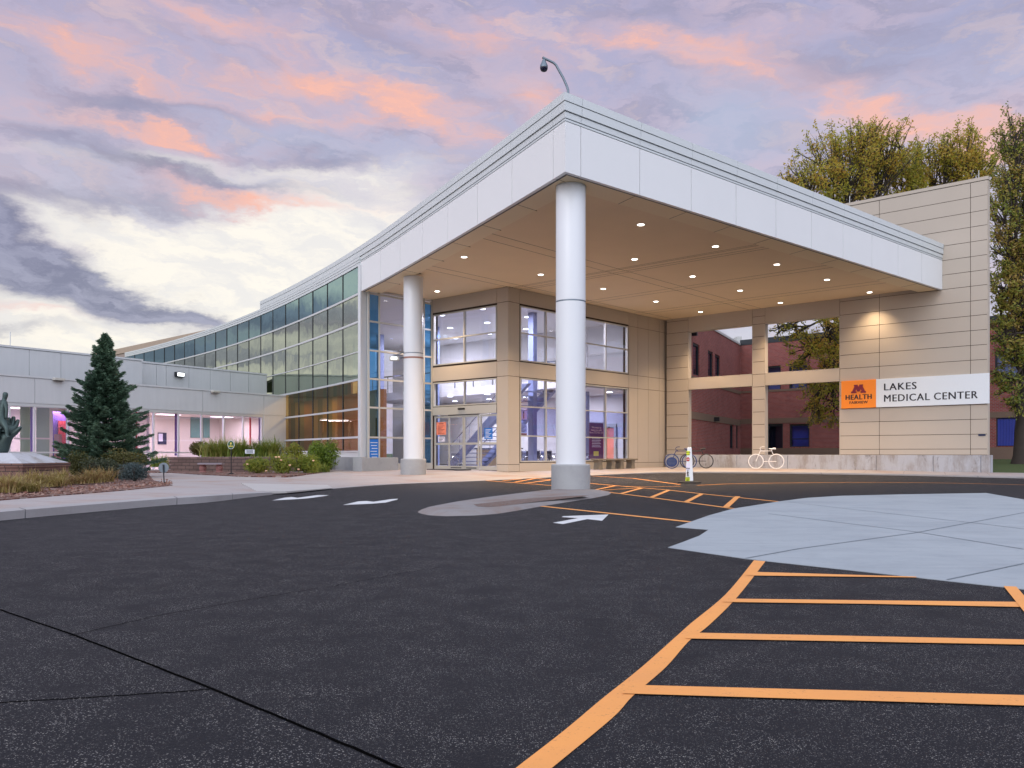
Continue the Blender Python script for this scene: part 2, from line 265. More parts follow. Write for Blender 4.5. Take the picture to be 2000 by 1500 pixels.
M = dict(
    asphalt=asphalt_mat(),
    walk=concrete_mat('walk_concrete', (.36, .33, .33), (.33, .235, .195), .9, .45, 1.6, (.17, .14, .13), .45),
    kerb=concrete_mat('kerb_concrete', (.34, .33, .34), (.27, .25, .25), .5, .6),
    apron=concrete_mat('apron_concrete', (.33, .37, .405), (.25, .285, .32), .7, .6, streak=.38),
    inlay=streak_mat('island_gravel', [(.16, .115, .10), (.19, .13, .11), (.15, .11, .10), (.20, .12, .095), (.22, .19, .18)], 40),
    island=concrete_mat('island_concrete', (.23, .22, .225), (.19, .12, .09), .8, .7),
    plinth=concrete_mat('plinth_concrete', (.36, .37, .38), (.30, .30, .31), .6, 1.2),
    stained=weathered_mat(),
    white_panel=mat('white_metal_panel', (.75, .76, .77), .35, 0, .03, .6, 0, 80, .01),
    coping=mat('coping_metal', (.62, .66, .67), .35, .1, .04, .5, 0, 80, .01),
    seam=mat('seam_shadow_gap', (.07, .075, .085), .8),
    column=mat('column_paint', (.68, .70, .73), .32, 0, .03, .8, 0, 80, .01),
    wing=mat('wing_stucco', (.56, .575, .59), .8, 0, .05, .7, .1, 40, .02, .3, .07),
    stone=mat('cladding_panel', (.47, .41, .345), .6, 0, .04, .7, 0, 80, .015),
    stone_gap=mat('cladding_gap', (.045, .03, .022), .9),
    soffit=mat('soffit_plaster', (.74, .59, .39), .85, 0, .05, .7, .05, 60, .03),
    soffit_band=mat('soffit_border', (.76, .63, .41), .6, 0, .03, .7),
    frame=mat('aluminium_frame', (.50, .49, .45), .4, .2, .03),
    frame_white=mat('pale_aluminium_frame', (.62, .64, .66), .35, .3, .03),
    dark=mat('dark_metal', (.02, .022, .027), .5, .2),
    black=mat('black_rubber', (.012, .012, .014), .7),
    orange=paint_mat('orange_road_paint', (.78, .33, .085), (.66, .28, .09)),
    white_paint=paint_mat('white_road_paint', (.62, .64, .66), (.45, .46, .48)),
    crack=mat('crack_tar', (.0008, .0008, .0009), .95, spec=.02),
    brick=brick_mat('dark_red_brick', 0, AW), brick2=brick_mat('dark_red_brick_side', 0, math.atan2(.898, .44)),
    tan=mat('tan_stone_band', (.22, .15, .11), .85, 0, .08, 2),
    roofcap=mat('dark_roof_cap', (.022, .028, .035), .5),
    whitecap=mat('white_roof_edge', (.6, .62, .62), .5),
    glass_ent=glass('entrance_glass', (.82, .86, 1.0), (.85, .9, 1), .07, .6),
    glass_blue=glass('blue_tinted_glass', (.10, .34, .66), (.5, .75, 1), .14, .7),
    glass_curve=glass('bronze_mirror_glass', (.10, .14, .09), (.84, .92, .76), .46, .95, .35),
    glass_low=glass('amber_reflection_glass', (.62, .40, .12), (.8, .8, .6), .07, .45, .2),  # dark amber tint stands in for the low wing's reflection
    glass_teal=glass('teal_mirror_glass', (.08, .16, .16), (.50, .72, .72), .46, .95, .25),
    glass_wing=glass('wing_glass', (.84, .79, 1.0), (.75, .8, 1), .10, .6),
    glass_dark=glass('dark_window_glass', (.6, .65, .9), (.6, .7, .95), .12, .8),
    lobby_wall=mat('lobby_wall_paint', (.74, .73, .73), .7, 0, .03),
    lobby_floor=mat('lobby_floor_tile', (.30, .27, .27), .3, 0, .08),
    lobby_purple=mat('lobby_blue_grey', (.24, .28, .46), .5),
    pinkwall=mat('wing_room_wall', (.76, .68, .62), .7, 0, .02),
    teal=mat('teal_blind', (.14, .30, .28), .6, 0, .05), greenblind=mat('green_blind', (.28, .38, .22), .6, 0, .05),
    purple=mat('room_purple', (.12, .05, .26), .5), red=mat('red_panel', (.55, .06, .08), .5),
    brown_in=mat('hall_brown_wall', (.30, .12, .03), .6), olive_in=mat('hall_olive_wall', (.13, .13, .06), .6), tan_in=mat('hall_tan_wall', (.4, .3, .18), .7),
    lens=emit('downlight_lens', (1, .90, .80), 9), lens_cool=emit('lobby_lamp_lens', (.95, .95, 1), 6), flood=emit('floodlight_lens', (.9, .95, 1), 3),
    sign_white=mat('sign_white', (.72, .76, .80), .35, 0, .01), sign_orange=mat('sign_orange', (.95, .26, .01), .4, 0, .01),
    ink=mat('sign_black_letter', (.008, .008, .016), .5), maroon=mat('sign_maroon', (.20, .008, .025), .5),
    grass_ground=streak_mat('lawn_turf', [(.035, .075, .015), (.06, .10, .02), (.045, .085, .02), (.10, .10, .03), (.05, .09, .02)], 30),
    mulch=streak_mat('bark_mulch', [(.10, .04, .03), (.16, .07, .05), (.07, .035, .03), (.20, .10, .075), (.13, .05, .04), (.30, .24, .21)], 14),
    block=brick_mat('retaining_block', 0, math.atan2(-.25, 1), (.13, .085, .075), (.18, .12, .105), (.04, .03, .027), .42, .15),
    pedestal_brick=brick_mat('pedestal_block', 0, 0, (.16, .085, .07), (.21, .12, .10), (.04, .028, .025), .4, .17),
    bronze=mat('patinated_bronze', (.055, .085, .082), .45, .6, .35, 3, .3, 25, .2),
    pink_stone=mat('pink_cast_stone', (.30, .14, .13), .8, 0, .12, 6, .2, 60),
    bench_stone=mat('grey_cast_stone', (.20, .17, .13), .85, 0, .1, 6, .2, 60),
    bark=mat('bark', (.045, .035, .03), .95, 0, .3, 4, .6, 30, .25),
    spruce=leafmat('spruce_needles', [(.024, .055, .036), (.05, .105, .065), (.095, .165, .10), (.13, .20, .11)], .55, .1),
    oak=leafmat('autumn_oak_leaves', [(.19, .20, .025), (.33, .34, .04), (.50, .44, .06), (.55, .32, .06), (.44, .40, .06)], .5, .55),
    oak_green=leafmat('green_oak_leaves', [(.09, .13, .02), (.16, .23, .03), (.27, .30, .04), (.38, .33, .06)], .5, .45),
    oak_red=leafmat('russet_oak_leaves', [(.12, .17, .03), (.24, .28, .04), (.40, .30, .06), (.42, .22, .10)], .5, .35),
    bush=leafmat('lime_bush_leaves', [(.07, .12, .012), (.14, .22, .02), (.25, .33, .03)], .5, .3),
    bush_dark=leafmat('dark_bush_leaves', [(.02, .035, .018), (.045, .06, .03), (.07, .08, .045)], .6, .2),
    bush_blue=leafmat('blue_juniper_leaves', [(.03, .05, .055), (.05, .08, .085), (.08, .11, .11)], .6, .15),
    bush_olive=leafmat('olive_bush_leaves', [(.05, .055, .015), (.09, .09, .02), (.15, .11, .03)], .6, .25),
    blade=leafmat('straw_grass_blades', [(.12, .12, .03), (.30, .25, .06), (.42, .33, .14), (.22, .11, .05), (.14, .15, .04)], .6, .3),
    lily=leafmat('lily_blades', [(.07, .13, .02), (.15, .23, .03), (.28, .30, .06), (.42, .34, .12)], .5, .3),
    blue_metal=mat('blue_rack_paint', (.015, .04, .16), .35, .2), grey_metal=mat('dark_grey_rack_paint', (.04, .04, .045), .5, .4),
    white_metal=mat('white_rack_paint', (.75, .74, .74), .35), steel=mat('grey_steel', (.16, .20, .24), .4, .6),
    chrome=mat('chrome', (.5, .5, .52), .2, .9), navy=mat('navy_vinyl', (.012, .02, .07), .5),
    yellow=mat('fluorescent_yellow', (.72, .85, .01), .5), stop_red=mat('stop_red', (.45, .02, .02), .5),
    poster_red=mat('salmon_poster', (.85, .27, .17), .6), poster_blue=mat('blue_poster', (.01, .16, .58), .5), poster_purple=mat('purple_banner', (.13, .012, .10), .5),
    paper=mat('white_paper', (.72, .70, .85), .7), text_white=mat('white_lettering', (.8, .8, .8), .6), peach=mat('peach_lettering', (.9, .55, .35), .6),
    green_sign=mat('green_sign', (.015, .09, .035), .5), gold=mat('gold_mark', (.75, .6, .12), .5),
    flower=mat('pale_flower', (.8, .5, .3), .6),
)
# ------------------------------------------------------------------ geometry helpers
def V2(*a): return np.array(a, float)
def unit(v): return np.array(v, float) / np.linalg.norm(v)
def at(u, Yd, v=None, z=None):
    """the point seen in photo column u at distance Yd (and row v, or height z)"""
    return ((u - CX) / FP * Yd, Yd, EYE + (HZ - v) * Yd / FP if v is not None else (z or 0))
def on_h(u, v, z):
    Yd = (EYE - z) * FP / (v - HZ); return ((u - CX) / FP * Yd, Yd, z)
def G(Yd): return max(0, .01 * (Yd - 28)) if Yd < 60 else .32
def on_road(u, v, lift=0):
    z = 0
    for _ in range(12):
        Yd = (EYE - z) * FP / (v - HZ); z = .5 * z + .5 * (G(Yd) + lift)
    return ((u - CX) / FP * Yd, Yd, G(Yd) + lift)
class MB:
    """collects faces for ONE mesh object"""
    def __init__(s): s.v = []; s.f = []; s.m = []; s.cur = 0
    def add(s, vs, fs):
        o = len(s.v); s.v += [tuple(map(float, p)) for p in vs]; s.f += [tuple(i + o for i in f) for f in fs]; s.m += [s.cur] * len(fs)
    def hexa(s, p):  # 8 points: bottom 4 ccw, top 4
        s.add(p, [(3, 2, 1, 0), (4, 5, 6, 7), (0, 1, 5, 4), (1, 2, 6, 5), (2, 3, 7, 6), (3, 0, 4, 7)])
    def box(s, x0, x1, y0, y1, z0, z1):
        s.hexa([(x0, y0, z0), (x1, y0, z0), (x1, y1, z0), (x0, y1, z0), (x0, y0, z1), (x1, y0, z1), (x1, y1, z1), (x0, y1, z1)])
    def prism(s, poly, z0, z1):
        n = len(poly); b = [(p[0], p[1], z0 if np.isscalar(z0) else z0[i]) for i, p in enumerate(poly)]; t = [(p[0], p[1], z1 if np.isscalar(z1) else z1[i]) for i, p in enumerate(poly)]
        tri = tessellate_polygon([[Vector((p[0], p[1], 0)) for p in poly]])
        s.add(b + t, [tuple(i + n for i in f) for f in tri] + [tuple(reversed(f)) for f in tri] + [(i, (i + 1) % n, (i + 1) % n + n, i + n) for i in range(n)])
    def lathe(s, c, prof, n=48, a0=0):
        vs = []; fs = []
        for r, z in prof:
            for k in range(n):
                a = 2 * math.pi * k / n + a0; vs.append((c[0] + r * math.cos(a), c[1] + r * math.sin(a), z))
        for j in range(len(prof) - 1):
            for k in range(n): fs.append((j * n + k, j * n + (k + 1) % n, (j + 1) * n + (k + 1) % n, (j + 1) * n + k))
        fs.append(tuple(range(n - 1, -1, -1))); fs.append(tuple(range((len(prof) - 1) * n, len(prof) * n)))
        s.add(vs, fs)
    def tube(s, pts, r, n=8, closed=False):
        pts = [Vector(p) for p in pts]; k = len(pts); vs = []; fs = []
        rr = r if hasattr(r, '__len__') else [r] * k
        up = None
        for i, p in enumerate(pts):
            a = pts[(i - 1) % k] if (i > 0 or closed) else p; b = pts[(i + 1) % k] if (i < k - 1 or closed) else p
            d = (b - a).normalized()
            if up is None: up = Vector((0, 0, 1)) if abs(d.z) < .9 else Vector((1, 0, 0))
            e = (up - d * up.dot(d)).normalized(); up = e; f = d.cross(e)
            for j in range(n):
                t = 2 * math.pi * j / n; vs.append(p + (e * math.cos(t) + f * math.sin(t)) * rr[i])
        for i in range(k if closed else k - 1):
            for j in range(n):
                a, b = i * n, ((i + 1) % k) * n
                fs.append((a + j, a + (j + 1) % n, b + (j + 1) % n, b + j))
        if not closed: fs += [tuple(range(n - 1, -1, -1)), tuple(range((k - 1) * n, k * n))]
        s.add(vs, fs)
    def build(s, name, mats, parent=None, smooth=False, bevel=0):
        mats = mats if isinstance(mats, (list, tuple)) else [mats]
        me = bpy.data.meshes.new(name)
        if parent is not None:
            r = parent
            while r.parent: r = r.parent
            o = Vector(r.location)
        else:
            a = np.array(s.v); o = Vector((float((a[:, 0].min() + a[:, 0].max()) / 2), float((a[:, 1].min() + a[:, 1].max()) / 2), float(a[:, 2].min())))
        me.from_pydata([(p[0] - o.x, p[1] - o.y, p[2] - o.z) for p in s.v], [], s.f)
        for m_ in mats: me.materials.append(m_)
        me.polygons.foreach_set('material_index', s.m)
        bm = bmesh.new(); bm.from_mesh(me); bmesh.ops.recalc_face_normals(bm, faces=bm.faces); bm.to_mesh(me); bm.free()
        if smooth:
            me.polygons.foreach_set('use_smooth', [True] * len(me.polygons)); me.set_sharp_from_angle(angle=math.radians(40))
        ob = bpy.data.objects.new(name, me); C.objects.link(ob)
        if parent is not None: ob.parent = parent
        else: ob.location = o
        if bevel:
            b = ob.modifiers.new('bevel', 'BEVEL'); b.width = bevel; b.segments = 2; b.limit_method = 'ANGLE'
        return ob
def tag(o, label=None, cat=None, group=None, kind=None):
    if label: o['label'] = label
    if cat: o['category'] = cat
    if group: o['group'] = group
    if kind: o['kind'] = kind
    return o
def thing(name, loc, label, cat, group=None):
    o = bpy.data.objects.new(name, None); C.objects.link(o); o.location = loc; o.empty_display_size = .3
    return tag(o, label, cat, group)
def struct(name, mb, m, **k): return tag(mb.build(name, m, **k), kind='structure')
def dup(root, loc, rz=None, label=None, group=None):
    r = root.copy(); C.objects.link(r); r.location = loc
    if rz is not None: r.rotation_euler = (0, 0, rz)
    if label: r['label'] = label
    if group: r['group'] = group
    for ch in [o for o in bpy.data.objects if o.parent == root]:
        c = ch.copy(); C.objects.link(c); c.parent = r
        for g2 in [o for o in bpy.data.objects if o.parent == ch]:
            d = g2.copy(); C.objects.link(d); d.parent = c
    return r
class Fr:
    """wall frame: t runs along the wall, z is height, n points out of the wall towards its visible side"""
    def __init__(s, p, a): s.p = V2(*p[:2]); s.a = unit(a[:2]); s.nn = V2(s.a[1], -s.a[0])
    def w(s, t, z, n=0): q = s.p + s.a * t + s.nn * n; return (q[0], q[1], z)
    def t(s, u, n=0):
        k = (u - CX) / FP; q = s.p + s.nn * n
        return (k * q[1] - q[0]) / (s.a[0] - k * s.a[1])
    def z(s, u, v, n=0):
        q = s.w(s.t(u, n), 0, n); return EYE + (HZ - v) * q[1] / FP
    def box(s, mb, t0, t1, z0, z1, n0, n1):
        mb.hexa([s.w(t0, z0, n0), s.w(t1, z0, n0), s.w(t1, z0, n1), s.w(t0, z0, n1), s.w(t0, z1, n0), s.w(t1, z1, n0), s.w(t1, z1, n1), s.w(t0, z1, n1)])
    def poly(s, mb, pts, n0, n1):
        """outline in (t, z), extruded from n0 to n1"""
        k = len(pts); tri = tessellate_polygon([[Vector((p[0], p[1], 0)) for p in pts]])
        vs = [s.w(p[0], p[1], n0) for p in pts] + [s.w(p[0], p[1], n1) for p in pts]
        mb.add(vs, [tuple(i + k for i in f) for f in tri] + [tuple(reversed(f)) for f in tri] + [(i, (i + 1) % k, (i + 1) % k + k, i + k) for i in range(k)])
    def panels(s, mb, ts, zs, n0, n1, gap=.022):
        for i in range(len(ts) - 1):
            for j in range(len(zs) - 1):
                s.box(mb, ts[i] + gap / 2, ts[i + 1] - gap / 2, zs[j] + gap / 2, zs[j + 1] - gap / 2, n0, n1)
def text_faces(body, size, bold=0, space=1.0, align='LEFT'):
    cu = bpy.data.curves.new('lettering', 'FONT'); cu.body = body; cu.size = size; cu.offset = bold; cu.space_character = space; cu.align_x = align; cu.resolution_u = 3
    ob = bpy.data.objects.new('lettering', cu); C.objects.link(ob); dg = bpy.context.evaluated_depsgraph_get(); dg.update()
    me = bpy.data.meshes.new_from_object(ob.evaluated_get(dg)); vs = [(v.co.x, v.co.y) for v in me.vertices]; fs = [tuple(p.vertices) for p in me.polygons]
    bpy.data.objects.remove(ob); bpy.data.curves.remove(cu); bpy.data.meshes.remove(me)
    return vs, fs
def letter(mb, fr, body, t, z, n, size, bold=0, space=1.0, align='LEFT', sx=1.0, depth=0):
    vs, fs = text_faces(body, size, bold, space, align)
    mb.add([fr.w(t + x * sx, z + y, n) for x, y in vs], fs)
    if depth: mb.add([fr.w(t + x * sx, z + y, n + depth) for x, y in vs], fs)
def offset_line(pts, d):
    pts = [V2(*p[:2]) for p in pts]; out = []
    for i, p in enumerate(pts):
        ns = []
        if i > 0: a = unit(p - pts[i - 1]); ns.append(V2(a[1], -a[0]))
        if i < len(pts) - 1: a = unit(pts[i + 1] - p); ns.append(V2(a[1], -a[0]))
        n = unit(sum(ns)); out.append(p + n * (d / max(.3, float(n @ ns[0]))))
    return out
def course(mb, pts, z0, z1, n0, n1, gap=.02, nogap=()):
    """a mitred run of panels, one per segment of pts"""
    A = offset_line(pts, n0); B = offset_line(pts, n1)
    for i in range(len(pts) - 1):
        e = unit(V2(*pts[i + 1][:2]) - V2(*pts[i][:2])); g0 = 0 if i in nogap else gap / 2; g1 = 0 if i + 1 in nogap else gap / 2
        a0, a1 = A[i] + e * g0, A[i + 1] - e * g1; b0, b1 = B[i] + e * g0, B[i + 1] - e * g1
        mb.hexa([(*a0, z0), (*a1, z0), (*b1, z0), (*b0, z0), (*a0, z1), (*a1, z1), (*b1, z1), (*b0, z1)])
def leaves(n_or_pts, size, flat=.0, aspect=.55, jit=.5):
    """small folded leaf quads at the given points"""
    P = np.asarray(n_or_pts); n = len(P)
    a = rng.normal(size=(n, 3)); a[:, 2] *= (1 - flat); a /= np.linalg.norm(a, axis=1)[:, None]
    b = np.cross(a, rng.normal(size=(n, 3))); b /= np.linalg.norm(b, axis=1)[:, None]
    s = size * (1 + jit * (rng.random(n) - .5))[:, None]
    a *= s; b *= s * aspect
    return np.stack([P - a, P + b * .9 - a * .1, P + a, P - b * .9 - a * .1], 1).reshape(-1, 3)
def leaf_object(name, verts, m, parent=None, extra=None):
    """verts in groups of four"""
    n = len(verts) // 4; me = bpy.data.meshes.new(name)
    if parent is not None:
        r = parent
        while r.parent: r = r.parent
        o = np.array(r.location)
    else: o = np.array([(verts[:, 0].min() + verts[:, 0].max()) / 2, (verts[:, 1].min() + verts[:, 1].max()) / 2, verts[:, 2].min()])
    vv = (verts - o).astype(np.float32)
    me.vertices.add(4 * n); me.vertices.foreach_set('co', vv.ravel())
    me.loops.add(4 * n); me.loops.foreach_set('vertex_index', np.arange(4 * n, dtype=np.int32))
    me.polygons.add(n); me.polygons.foreach_set('loop_start', np.arange(0, 4 * n, 4, dtype=np.int32)); me.polygons.foreach_set('loop_total', np.full(n, 4, np.int32))
    me.update(calc_edges=True); me.validate(); me.materials.append(m)
    ob = bpy.data.objects.new(name, me); C.objects.link(ob)
    if parent is not None: ob.parent = parent
    else: ob.location = Vector([float(q) for q in o])
    return ob
def holed(fr, mb, t0, t1, z0, z1, rects, n0, n1):
    """a wall slab with rectangular openings"""
    ts = sorted({t0, t1, *[min(max(r[i], t0), t1) for r in rects for i in (0, 1)]}); zs = sorted({z0, z1, *[min(max(r[i], z0), z1) for r in rects for i in (2, 3)]})
    for i in range(len(ts) - 1):
        run = None
        for j in range(len(zs) - 1):
            tm, zm = (ts[i] + ts[i + 1]) / 2, (zs[j] + zs[j + 1]) / 2
            hole = any(r[0] < tm < r[1] and r[2] < zm < r[3] for r in rects)
            if hole:
                if run is not None: fr.box(mb, ts[i], ts[i + 1], run, zs[j], n0, n1); run = None
            elif run is None: run = zs[j]
        if run is not None: fr.box(mb, ts[i], ts[i + 1], run, z1, n0, n1)
H = lambda h: EYE + h
# ================================================================== GROUND
mb = MB(); mb.prism([(-900, -900), (900, -900), (900, 1500), (-900, 1500)], -.6, -.5); struct('ground', mb, M['grass_ground'])
mb = MB(); ys = [-60, -20, 0, 8, 16, 22, 28, 31, 34, 37, 40, 43, 46, 52, 58]; xs = [-60, -30, -15, -5, 0, 5, 10, 15, 20, 30, 60]
for i in range(len(ys) - 1):
    for j in range(len(xs) - 1):
        mb.add([(xs[j], ys[i], G(ys[i])), (xs[j + 1], ys[i], G(ys[i])), (xs[j + 1], ys[i + 1], G(ys[i + 1])), (xs[j], ys[i + 1], G(ys[i + 1]))], [(0, 1, 2, 3)])
struct('asphalt_road', mb, M['asphalt'])
# pavement: kerb top along the road, rising gently to the buildings
kz = [.15, .15, .15, .15, .15, .10, .03, .03, .02, .02, .06, .08, .08, .07, .07]
edge_px = [(-400, 1062), (-150, 1035), (0, 1017), (300, 989.3), (406.7, 981.3), (500, 970), (593, 960), (760, 946.7), (949, 938.7), (1154, 928.6), (1300, 924), (1480, 924.6), (1740, 928.5), (2000, 934.5), (2300, 941)]
E0 = [(-11.5, -14, 0), (-9.6, 3, 0)] + [on_road(u, v) for u, v in edge_px]; kz = [.15, .15] + kz
inner = [(-58, -14, .15), (-50, 2, .15), (-44, 14, .15), (-34, 22, .15), (-27, 30, .15), (-22, 38, .15), (-18, 43, .17), (-15, 46, .2), (-13, 48, .22), (-9, 46, .26), (-4, 45, .27), (4, 46.5, .27), (8, 49.5, .27), (12.4, 45, .27), (16.6, 41.2, .24), (21.2, 37.2, .2), (31, 31, .2)]
def resample(pts, k):
    out = []
    for i in range(len(pts) - 1):
        p0, p1, p2, p3 = [np.array(pts[min(max(j, 0), len(pts) - 1)], float) for j in (i - 1, i, i + 1, i + 2)]
        for s in range(k):
            t = s / k; out.append(.5 * ((2 * p1) + (p2 - p0) * t + (2 * p0 - 5 * p1 + 4 * p2 - p3) * t * t + (3 * p1 - p0 - 3 * p2 + p3) * t ** 3))
    out.append(np.array(pts[-1], float)); return out
eo = resample([(x, y, z + k) for (x, y, z), k in zip(E0, kz)], 6); io = resample(inner, 6)
kb = []
for a, b in zip(eo, io):
    d = unit(b[:2] - a[:2]); kb.append(np.array([*(a[:2] + d * (.32 if a[2] - G(a[1]) > .05 else .22)), a[2]]))
mb = MB(); mk = MB()
for i in range(len(eo) - 1):
    for s in range(5):
        f = [s / 5, (s + 1) / 5]
        q = []
        for t in f:
            for a, b in ((kb[i], io[i]), (kb[i + 1], io[i + 1])):
                h = a + (b - a) * t; q.append((h[0], h[1], a[2] + (b[2] - a[2]) * min(1, t * 1.6)))
        mb.add([q[0], q[1], q[3], q[2]], [(0, 1, 2, 3)])
    a, b, c, d = eo[i], eo[i + 1], kb[i + 1], kb[i]
    dn = lambda p, o=0: (p[0], p[1], -.3)
    up = .004
    mk.add([(*a[:2], a[2] - .015), (*b[:2], b[2] - .015), (c[0], c[1], c[2] + up), (d[0], d[1], d[2] + up), dn(a), dn(b), dn(c), dn(d)], [(0, 1, 2, 3), (4, 5, 1, 0), (2, 3, 7, 6)])
struct('pavement', mb, M['walk']); struct('kerb', mk, M['kerb'])
# kerb joints
mb = MB()
for k in range(4, len(eo) - 1, 7):
    a, d = eo[k], kb[k]; e = unit(eo[k + 1][:2] - eo[k][:2]) * .009
    mb.add([(a[0] - e[0], a[1] - e[1], a[2] - .009), (a[0] + e[0], a[1] + e[1], a[2] - .009), (d[0] + e[0], d[1] + e[1], d[2] + .007), (d[0] - e[0], d[1] - e[1], d[2] + .007),
            (a[0] - e[0] - .0, a[1] - e[1] - .003, -.1), (a[0] + e[0], a[1] + e[1] - .003, -.1)], [(0, 1, 2, 3), (4, 5, 1, 0)])
struct('kerb_joints', mb, M['seam'])
# pale ramp slab in the pavement
mb = MB(); rp = [on_h(u, v, .11) for u, v in ((471, 947), (500, 958.5), (560, 957), (650, 948.5), (640, 944.5))]; mb.prism([p[:2] for p in rp], [.03] * 5, [.160, .110, .075, .045, .07]); struct('ramp_slab', mb, concrete_mat('ramp_concrete', (.43, .415, .41), (.37, .34, .33), .4, 1))
# lawn beyond the right-hand wall
mb = MB(); J = V2(8.586, 47.4); Wd = unit((.7425, -.6699)); Dd = unit((.6699, .7425))
lp = [(*(J + Wd * 0 + Dd * .3), .30), (*(J + Wd * 16.2 + Dd * .3), .2), (*(J + Wd * 16.3 - Dd * 1.0), .17), (26.5, 33.2, .16), (60, 10, .2), (75, 30, .7), (*(J + Wd * 24 + Dd * 12.0), .70), (*(J - Wd * 4 + Dd * 12.0), .70), (*(J - Wd * 4 + Dd * 2), .4)]
mb.prism([p[:2] for p in lp], -.4, [p[2] for p in lp]); struct('lawn', mb, M['grass_ground'])
# concrete apron in the road (right)
ap = [(1320, 1030), (1384, 1035.2), (1366, 1047), (1335, 1059), (1304.8, 1070), (1456, 1092), (1620, 1110), (1784, 1128), (2000, 1152), (2250, 1180), (2600, 1180), (2600, 1000), (2150, 988), (2000, 976), (1926, 963.2), (1880, 964), (1760, 966), (1640, 968.8), (1576, 972.8), (1520, 980), (1432, 994), (1385, 1007), (1348, 1020)]
mb = MB(); pp = [on_road(u, v) for u, v in ap]; mb.prism([p[:2] for p in pp], [p[2] - .05 for p in pp], [p[2] + .006 for p in pp]); struct('concrete_apron', mb, M['apron'])
def strip(mb, pts, wd, lift, taper=1):
    """flat ribbon on the road along world points"""
    P = [V2(*p[:2]) for p in pts]; L = offset_line(P, wd / 2); R = offset_line(P, -wd / 2)
    for i in range(len(P) - 1):
        mb.add([(*L[i], G(L[i][1]) + lift), (*L[i + 1], G(L[i + 1][1]) + lift), (*R[i + 1], G(R[i + 1][1]) + lift), (*R[i], G(R[i][1]) + lift)], [(0, 1, 2, 3)])
mb = MB()
for l in ([(1456, 1092), (1560, 1073), (1786, 1042), (2000, 1002)], [(1540, 981), (1640, 993), (1900, 1022), (2000, 1034)], [(1500, 1004), (1790, 1040), (2000, 1074)], [(1850, 1134), (2000, 1102)]):
    strip(mb, [on_road(u, v) for u, v in l], .022, .010)
struct('apron_joints', mb, mat('apron_joint', (.16, .19, .22), .9))
# seams and cracks in the asphalt
mb = MB()
def wiggle(l, k, amp):
    P = [np.array(on_road(u, v)) for u, v in l]; out = []
    for i in range(len(P) - 1):
        for s in range(k): out.append(P[i] + (P[i + 1] - P[i]) * s / k + np.array([random.uniform(-amp, amp), random.uniform(-amp, amp), 0]))
    return out + [P[-1]]
strip(mb, wiggle([(-30, 1183), (0, 1192), (150, 1243), (415, 1347), (600, 1425), (790, 1505)], 8, .004), .017, .004)
strip(mb, wiggle([(-20, 1375), (200, 1362), (410, 1348)], 14, .006), .010, .004)
strip(mb, wiggle([(135, 1243), (300, 1205), (480, 1173), (620, 1150)], 12, .008), .008, .004)
strip(mb, wiggle([(640, 1148), (760, 1125), (860, 1108)], 12, .02), .006, .004)
struct('asphalt_seams', mb, M['crack'])
# older patch, lower left of the seam
mb = MB(); q = [on_road(u, v) for u, v in ((-30, 1184), (0, 1193), (150, 1244), (415, 1348), (600, 1426), (790, 1506))]; q += [(q[-1][0], .5, 0), (q[0][0] - 1, .5, 0)]
pm = M['asphalt'].copy(); pm.name = 'old_asphalt'
for n_ in pm.node_tree.nodes:
    if n_.type == 'TEX_VORONOI': n_.inputs['Scale'].default_value *= .8
    if n_.type == 'MIX' and abs(n_.inputs[6].default_value[0] - .0075) < 1e-4: n_.inputs[6].default_value = (.0135, .0125, .012, 1); n_.inputs[7].default_value = (.019, .0175, .0165, 1)
mb.prism([p[:2] for p in q], -.05, .002); struct('asphalt_patch', mb, pm)
# ================================================================== ROAD MARKINGS (orange)
mb = MB()
def quadpx(mb, l, lift=.004):
    pp = [on_road(u, v) for u, v in l]; tri = tessellate_polygon([[Vector((p[0], p[1], 0)) for p in pp]])
    mb.add([(p[0], p[1], G(p[1]) + lift) for p in pp], [tuple(t) for t in tri])
left = [(1472.5, 1095), (1417, 1162), (1350, 1218), (1322, 1243), (1250, 1307), (1175, 1367), (1100, 1430), (1010, 1500), (940, 1556)]
right = [(1495, 1097), (1440, 1167), (1385, 1222), (1345, 1254), (1300, 1305), (1235, 1362), (1195, 1405), (1078, 1502), (1010, 1560)]
left = resample([(*p, 0) for p in left], 5); right = resample([(*p, 0) for p in right], 5)
for i in range(len(left) - 1): quadpx(mb, [tuple(left[i][:2]), tuple(left[i + 1][:2]), tuple(right[i + 1][:2]), tuple(right[i][:2])])
struct('orange_lane_edge', mb, M['orange'])
mb = MB()
for l in ([(1462, 1118.2), (1790, 1128), (1790, 1129.5), (1456, 1125.6)], [(1418, 1171.1), (1700, 1174.5), (1986, 1177.5), (1992, 1187.5), (1700, 1181.5), (1410, 1177.7)], [(1350, 1238), (2000, 1251.5), (2300, 1258), (2300, 1268), (2000, 1261.5), (1338, 1249.5)],
          [(1235, 1340.8), (2000, 1361), (2400, 1371), (2400, 1392), (2000, 1381.5), (1215, 1357.6)]): quadpx(mb, l, .008)
quadpx(mb, [(1960, 1147.5), (1985, 1148.5), (2120, 1305), (2085, 1305)], .012)
struct('orange_hatching', mb, M['orange'])
mb = MB(); R_ = lambda l: [on_road(u, v) for u, v in l]
strip(mb, R_([(1058, 989), (1200, 1004), (1350, 1020)]), .14, .005)
strip(mb, R_([(949, 938.8), (1079, 948.6), (1156, 957.4), (1269.6, 971.8), (1431.6, 993.6)]), .11, .005)
strip(mb, R_([(1010, 934.8), (1046, 934.6), (1156, 944.8), (1305.6, 957.4), (1370, 964.6), (1520, 980)]), .11, .005)
strip(mb, R_([(949, 938.8), (1010, 934.8)]), .11, .005)
